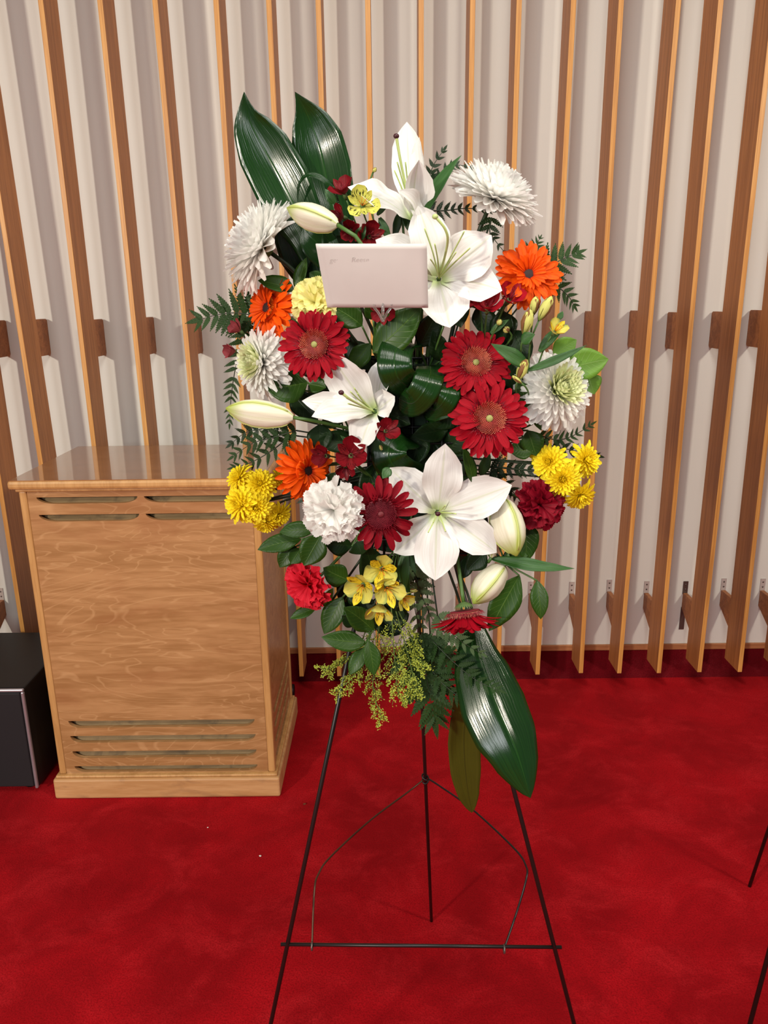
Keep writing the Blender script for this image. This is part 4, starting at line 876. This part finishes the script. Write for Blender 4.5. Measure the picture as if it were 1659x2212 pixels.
for lab, spots, sd in fill:
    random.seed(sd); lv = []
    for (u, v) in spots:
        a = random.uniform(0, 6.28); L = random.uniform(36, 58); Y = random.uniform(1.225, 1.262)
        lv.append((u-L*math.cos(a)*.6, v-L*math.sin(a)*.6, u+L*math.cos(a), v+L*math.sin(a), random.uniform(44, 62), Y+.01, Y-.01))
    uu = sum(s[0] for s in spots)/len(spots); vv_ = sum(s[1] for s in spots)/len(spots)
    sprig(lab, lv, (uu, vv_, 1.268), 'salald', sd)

# ---- ferns ---------------------------------------------------------------
def pinna_mesh(name, mat, lobes=9, w_=.36):
    mb = MB(); 
    for s in (-1, 1):
        for k in range(lobes):
            x0 = .02+.96*k/lobes; dx = .96/lobes; hw = w_*.5*(1-.85*(k/(lobes-1))**2.2)*(1 if k else .75); tw = .03*((-1)**k)
            mb.add([(x0, 0, 0), (x0+dx*.9, 0, 0), (x0+dx*1.25, s*hw*.62, tw*.3+.01), (x0+dx*1.15, s*hw, .012), (x0+dx*.45, s*hw*.85, -.008), (x0+dx*.05, s*hw*.4, -.004)], [(0, 1, 2, 3, 4, 5) if s > 0 else (5, 4, 3, 2, 1, 0)], [(0, x0), (0, x0), (.6*s, x0), (s, x0), (.8*s, x0), (.4*s, x0)])
    mb.add([(.9, -.02, 0), (1.02, 0, 0), (.9, .02, 0)], [(0, 1, 2)]); mb.tube([(0, 0, -.004), (1, 0, -.004)], [.012, .004], 4)
    return mb.mesh(name, mat, smooth=False)
PIN = {'fern': pinna_mesh('pinna', M['fern']), 'fernp': pinna_mesh('pinna', M['fernp'], 7, .46), 'fernd': pinna_mesh('pinna', M['salald'], 7, .44)}
def fern(label, pts, L0, n=11, kind='fern', up=(0, -1, .3), ang=1.05, seed=0, tipl=.25, fade=.9, root=True, rise=.25):
    """pts: rachis from the base to the tip; L0: longest pinna in pixels"""
    random.seed(seed); P = [at(*p) for p in pts]; sp = smooth_path(P, 10); t = thing('fern_frond', label, 'fern', P[0], group='fern fronds'); Ti = Matrix.Translation(-P[0])
    mb = MB(); mb.tube(sp, [.0013*(1-.7*i/len(sp)) for i in range(len(sp))], 5); mb.build('rachis', M['stemd'], t); up = V3(up).normalized()
    for k in range(n):
        f = .04+.92*k/(n-1); i = min(int(f*(len(sp)-1)), len(sp)-2); p = sp[i]; T = (sp[i+1]-sp[i]).normalized()
        lat = T.cross(up).normalized(); nn = lat.cross(T).normalized(); Ln = px(L0, p)*(1-(1-tipl)*f**fade)*random.uniform(.9, 1.08)
        for s in (-1, 1):
            a = ang*(1-.35*f)+random.uniform(-.1, .1); d = (T*math.cos(a)+lat*s*math.sin(a)+nn*random.uniform(-.15, rise)).normalized()
            z = (nn-d*nn.dot(d)).normalized(); z = (z+d.cross(z)*random.uniform(-.35, .35)).normalized(); y = z.cross(d)
            R = Matrix((d, y, z)).transposed().to_4x4()
            child('pinna', PIN[kind], t, Ti @ Matrix.Translation(p) @ R @ Matrix.Scale(Ln, 4))
    d = sp[-1]-sp[-2]; d.normalize(); z = (up-d*up.dot(d)).normalized(); R = Matrix((d, z.cross(d), z)).transposed().to_4x4()
    child('pinna', PIN[kind], t, Ti @ Matrix.Translation(sp[-1]) @ R @ Matrix.Scale(px(L0*tipl*1.1, sp[-1]), 4))
    if root: stem(t, P[0], .0014, P[0]-P[1] if False else None, 'stemd')
    return t
fern('fern frond fanning out at the far left beside the orange gerbera', [(548, 682, 1.26), (510, 676, 1.265), (470, 680, 1.27), (432, 690, 1.275)], 72, 8, up=(0, -1, .1), ang=1.15, seed=1, tipl=.45)
fern('fern frond hanging down at the left edge beside the white chrysanthemum', [(536, 700, 1.265), (512, 780, 1.27), (500, 850, 1.275), (496, 915, 1.28)], 44, 13, up=(-.1, -1, .1), ang=1.0, seed=2, tipl=.3)
fern('feathery fern frond below the long lily bud', [(640, 930, 1.24), (590, 945, 1.245), (545, 958, 1.25), (505, 985, 1.255)], 46, 9, up=(0, -1, .4), seed=3, tipl=.4)
fern('fern frond curving down toward the left yellow chrysanthemums', [(630, 940, 1.25), (585, 975, 1.25), (540, 1000, 1.255), (505, 1010, 1.26)], 40, 9, up=(0, -1, .2), seed=4, tipl=.4)
fern('fern frond behind the long lily bud at the left', [(620, 900, 1.27), (570, 925, 1.275), (530, 935, 1.28), (500, 958, 1.285)], 42, 8, 'fernd', up=(0, -1, .2), seed=5, tipl=.4)
fern('fern frond spreading right of the upper orange gerbera', [(1160, 590, 1.265), (1195, 570, 1.265), (1225, 555, 1.27), (1248, 546, 1.275)], 62, 7, up=(0, -1, .3), seed=6, tipl=.35)
fern('fern frond drooping right below the upper orange gerbera', [(1170, 600, 1.27), (1205, 620, 1.27), (1228, 640, 1.275), (1240, 660, 1.28)], 48, 7, up=(0, -1, .3), seed=7, tipl=.35)
fern('fern frond rising from behind the upper orange gerbera', [(1140, 560, 1.275), (1155, 535, 1.275), (1166, 515, 1.28)], 40, 5, up=(0, -1, .3), seed=8)
fern('small leaved fern frond beside the topmost lily', [(912, 452, 1.245), (925, 400, 1.25), (935, 360, 1.255), (958, 325, 1.26)], 34, 8, 'fernd', up=(0, -1, .2), seed=9, tipl=.4)
fern('fern frond pointing right under the upper right chrysanthemum', [(915, 455, 1.25), (960, 455, 1.255), (1010, 450, 1.26), (1062, 456, 1.265)], 30, 10, 'fernd', up=(0, -1, .3), seed=10, tipl=.4)
fern('fern frond reaching toward the upper right chrysanthemum', [(918, 430, 1.25), (945, 385, 1.255), (980, 358, 1.26), (1020, 362, 1.265)], 28, 9, 'fernd', up=(0, -1, .4), seed=11, tipl=.4)
fern('dark fern frond on the stem of the upper right chrysanthemum', [(1062, 470, 1.255), (1058, 500, 1.25), (1070, 520, 1.25), (1090, 545, 1.25)], 34, 6, 'fernd', up=(0, -1, .2), seed=12)
fern('pale fern frond under the lime hearted chrysanthemum', [(1165, 940, 1.255), (1205, 950, 1.26), (1240, 940, 1.265), (1276, 918, 1.27)], 30, 9, up=(0, -1, .3), seed=13, tipl=.5)
fern('fern frond behind the right yellow chrysanthemums', [(1150, 950, 1.265), (1200, 965, 1.265), (1250, 975, 1.27), (1292, 985, 1.275)], 30, 8, 'fernd', up=(0, -1, .1), seed=14, tipl=.5)
fern('dark fern frond between the lower red gerbera and yellow chrysanthemums', [(1060, 1010, 1.25), (1100, 1012, 1.255), (1140, 1015, 1.255), (1180, 1010, 1.255)], 34, 8, 'fernd', up=(0, -1, .3), seed=15, tipl=.5)
fern('dark fern frond left of the wine red carnation', [(1060, 1020, 1.255), (1090, 1045, 1.255), (1115, 1070, 1.255), (1135, 1100, 1.26)], 30, 7, 'fernd', up=(0, -1, .3), seed=16, tipl=.5)
fern('dark fern frond beside the orange gerbera below the lily bud', [(740, 1040, 1.24), (720, 1050, 1.24), (690, 1062, 1.24), (655, 1080, 1.245)], 32, 7, 'fernd', up=(0, -1, .3), seed=17, tipl=.5)
fern('grey green fern frond right of the yellow alstroemeria', [(890, 1220, 1.235), (905, 1270, 1.23), (925, 1320, 1.225), (950, 1365, 1.22)], 46, 9, 'fernp', up=(0, -1, .2), seed=18, tipl=.4)
fern('pale fern frond under the nodding red gerbera', [(945, 1330, 1.215), (970, 1362, 1.205), (1000, 1388, 1.20), (1040, 1412, 1.20)], 44, 8, 'fernp', up=(0, -1, .4), seed=19, tipl=.35)
fern('grey green fern frond hanging behind the goldenrod', [(900, 1240, 1.245), (895, 1300, 1.24), (905, 1360, 1.24), (915, 1420, 1.24)], 40, 9, 'fernp', up=(0, -1, .1), seed=20, tipl=.4)
fern('long dark fern frond hanging lowest at the centre', [(908, 1370, 1.235), (916, 1430, 1.225), (926, 1490, 1.215), (938, 1556, 1.21)], 96, 13, up=(0, -1, .2), seed=21, tipl=.42, ang=1.0, fade=1.6)
fern('long dark fern frond reaching right over the olive leaf', [(930, 1380, 1.235), (980, 1430, 1.2), (1030, 1470, 1.17), (1075, 1490, 1.15)], 50, 11, up=(0, -1, .3), seed=22, tipl=.4)
fern('dark fern frond crossing the top of the olive leaf', [(915, 1420, 1.235), (950, 1470, 1.215), (1000, 1510, 1.19), (1048, 1530, 1.18)], 56, 11, up=(0, -1, .3), seed=23, tipl=.3)

# ---- goldenrod -----------------------------------------------------------
def goldenrod(label, pts, nb, lb, seed):
    random.seed(seed); P = [at(*p) for p in pts]; sp = smooth_path(P, 8); t = thing('goldenrod', label, 'goldenrod', P[0], group='goldenrod sprays')
    ms = MB(); ms.tube(sp, .0011, 5); mbuds = MB()
    OC = [V3(q) for q in ((1,0,0),(-1,0,0),(0,1,0),(0,-1,0),(0,0,1),(0,0,-1))]; OF = [(0,2,4),(2,1,4),(1,3,4),(3,0,4),(2,0,5),(1,2,5),(3,1,5),(0,3,5)]
    def budlet(p, r):
        ax = V3((random.uniform(-1, 1), random.uniform(-1, .3), random.uniform(-1, .6))).normalized(); R = frame(ax)
        mbuds.add([p+R@V3((q.x*r*.62, q.y*r*.62, q.z*r*1.35)) for q in OC], OF)
    for k in range(nb):
        f = .15+.85*k/(nb-1); i = min(int(f*(len(sp)-1)), len(sp)-2); p = sp[i]; T = (sp[i+1]-sp[i]).normalized()
        lat = T.cross(V3((0, -1, .2))).normalized(); s = random.choice((-1, 1)); L = px(lb, p)*(1-.55*f)*random.uniform(.7, 1.15)
        d = (T*.75+lat*s*random.uniform(.3, .9)+V3((0, random.uniform(-.6, .3), 0))).normalized(); q = [p+d*L*x+V3((0, 0, -.35*L*x*x)) for x in (0, .25, .5, .75, 1)]
        ms.tube(q, .0005, 3, False)
        for j in range(22):
            x = random.uniform(.3, 1.02); c = q[0]+d*L*x+V3((0, 0, -.35*L*x*x)); rr = .0045*(1.15-.6*x)
            budlet(c+V3((random.gauss(0, 1), random.gauss(0, 1), random.gauss(0, 1)))*rr*.8, random.uniform(.0013, .002))
    for j in range(40):
        x = random.uniform(.7, 1.0); c = sp[min(int(x*(len(sp)-1)), len(sp)-1)]; budlet(c+V3((random.gauss(0, 1), random.gauss(0, 1), random.gauss(0, 1)))*.003, random.uniform(.0013, .0021))
    s_ = ms.build('stem', M['goldstem'], t); b_ = mbuds.build('flower_buds', M['gold'], t, smooth=False, kind='stuff')
    stem(t, P[0], .0014, None, 'stemd')
goldenrod('goldenrod spray pointing left under the salal star', [(800, 1330, 1.215), (775, 1400, 1.2), (745, 1430, 1.19), (698, 1448, 1.185)], 20, 48, 1)
goldenrod('goldenrod spray pointing down left', [(810, 1330, 1.21), (790, 1410, 1.195), (765, 1460, 1.185), (724, 1494, 1.18)], 20, 46, 2)
goldenrod('goldenrod spray hanging lowest with a long thin tip', [(820, 1330, 1.215), (812, 1420, 1.2), (806, 1490, 1.19), (826, 1553, 1.185)], 26, 44, 3)
goldenrod('goldenrod spray in the middle under the yellow alstroemeria', [(845, 1310, 1.205), (850, 1390, 1.19), (855, 1450, 1.18), (862, 1510, 1.175)], 26, 54, 4)
goldenrod('goldenrod spray pointing down right', [(855, 1320, 1.215), (875, 1390, 1.2), (890, 1450, 1.19), (900, 1496, 1.185)], 24, 48, 5)
goldenrod('goldenrod spray reaching right beside the pale fern', [(860, 1320, 1.22), (885, 1370, 1.21), (900, 1410, 1.205), (918, 1445, 1.2)], 20, 38, 6)

# ---- envelope and its pick ------------------------------------------------
q = [at(682, 527, 1.095), at(922, 527, 1.095), at(925, 664, 1.135), at(707, 663, 1.135)]
nrm = (q[3]-q[0]).cross(q[1]-q[0]).normalized()
if nrm.y > 0: nrm = -nrm
en = thing('envelope', 'white paper envelope stuck in the flowers on a clear pick', 'envelope', (q[2]+q[3])/2)
def slab(P, th, name, mat, n0, par, res=14):
    mb = MB(); vs = []; fs = []; uv = []
    for side_ in (0, 1):
        for j in range(res+1):
            for i in range(res+1):
                a = i/res; b = j/res; p = lerp(lerp(P[0], P[1], a), lerp(P[3], P[2], a), b)
                bulge = .0022*math.sin(math.pi*a)*math.sin(math.pi*b)
                vs.append(p+n0*(bulge+(th if side_ == 0 else 0))); uv.append((a, b))
    m_ = (res+1)**2
    for s in (0, 1):
        for j in range(res):
            for i in range(res):
                k = s*m_+j*(res+1)+i; f = (k, k+1, k+res+2, k+res+1); fs.append(f if s else f[::-1])
    ring = [i for i in range(res+1)]+[j*(res+1)+res for j in range(1, res+1)]+[res*(res+1)+i for i in range(res-1, -1, -1)]+[j*(res+1) for j in range(res-1, 0, -1)]
    for a, b in zip(ring, ring[1:]+ring[:1]): fs.append((a, b, b+m_, a+m_))
    mb.add(vs, fs, uv); return mb.build(name, mat, par)
slab(q, .0016, 'envelope_body', M['paper'], nrm, en)
mb = MB(); bk = [p-nrm*.0006 for p in q]; mb.add([bk[0], bk[1], lerp(lerp(bk[0], bk[1], .5), lerp(bk[3], bk[2], .5), .55), bk[0]-nrm*.0006, bk[1]-nrm*.0006, lerp(lerp(bk[0], bk[1], .5), lerp(bk[3], bk[2], .5), .55)-nrm*.0006], [(0, 1, 2), (5, 4, 3), (0, 3, 4, 1), (1, 4, 5, 2), (2, 5, 3, 0)])
mb.build('flap', M['paper'], en, smooth=False)
def writing(txt, a, b, size, par):
    cu = bpy.data.curves.new('txt', 'FONT'); cu.body = txt; cu.size = size; cu.shear = .15; cu.offset = -.0001; ob = bpy.data.objects.new('txt', cu); col.objects.link(ob)
    dg = bpy.context.evaluated_depsgraph_get(); me = bpy.data.meshes.new_from_object(ob.evaluated_get(dg)); bpy.data.objects.remove(ob)
    X = (q[1]-q[0]).normalized(); Yv = nrm.cross(X).normalized(); o0 = lerp(lerp(q[0], q[1], a), lerp(q[3], q[2], a), b)
    bul = .0022*math.sin(math.pi*a)*math.sin(math.pi*b)
    Mx = Matrix((X, Yv, nrm)).transposed().to_4x4(); Mx.translation = o0+nrm*(.00185+bul)
    me.transform(WM[par.name].inverted()@Mx); me.materials.clear(); me.materials.append(M['pencil']); me.name = 'writing'
    o = bpy.data.objects.new('writing', me); col.objects.link(o); o.parent = par; o['label'] = 'faint pencil writing'
writing('gene', .10, .27, .010, en); writing('Reese', .30, .26, .010, en)
pk = thing('card_pick', 'clear plastic card pick below the envelope', 'card pick', at(828, 700, 1.19))
pb = lerp(q[3], q[2], .55); 
mb = MB(); mb.tube(smooth_path([pb+V3((0, -.002, .022)), pb+V3((0, -.003, .004)), pb+V3((0, .004, -.014)), at(830, 700, 1.21), CORE+V3((-.03, -.02, .1))]), .0022, 8); mb.build('shaft', M['clear'], pk)
for s in (-1, 1):
    mb = MB(); mb.tube(smooth_path([pb+V3((0, .003, -.020)), pb+V3((s*.006, .001, -.008)), pb+V3((s*.013, .0, .001)), pb+V3((s*.012, -.004, .004))]), .0019, 8); mb.build('prong', M['clear'], pk)
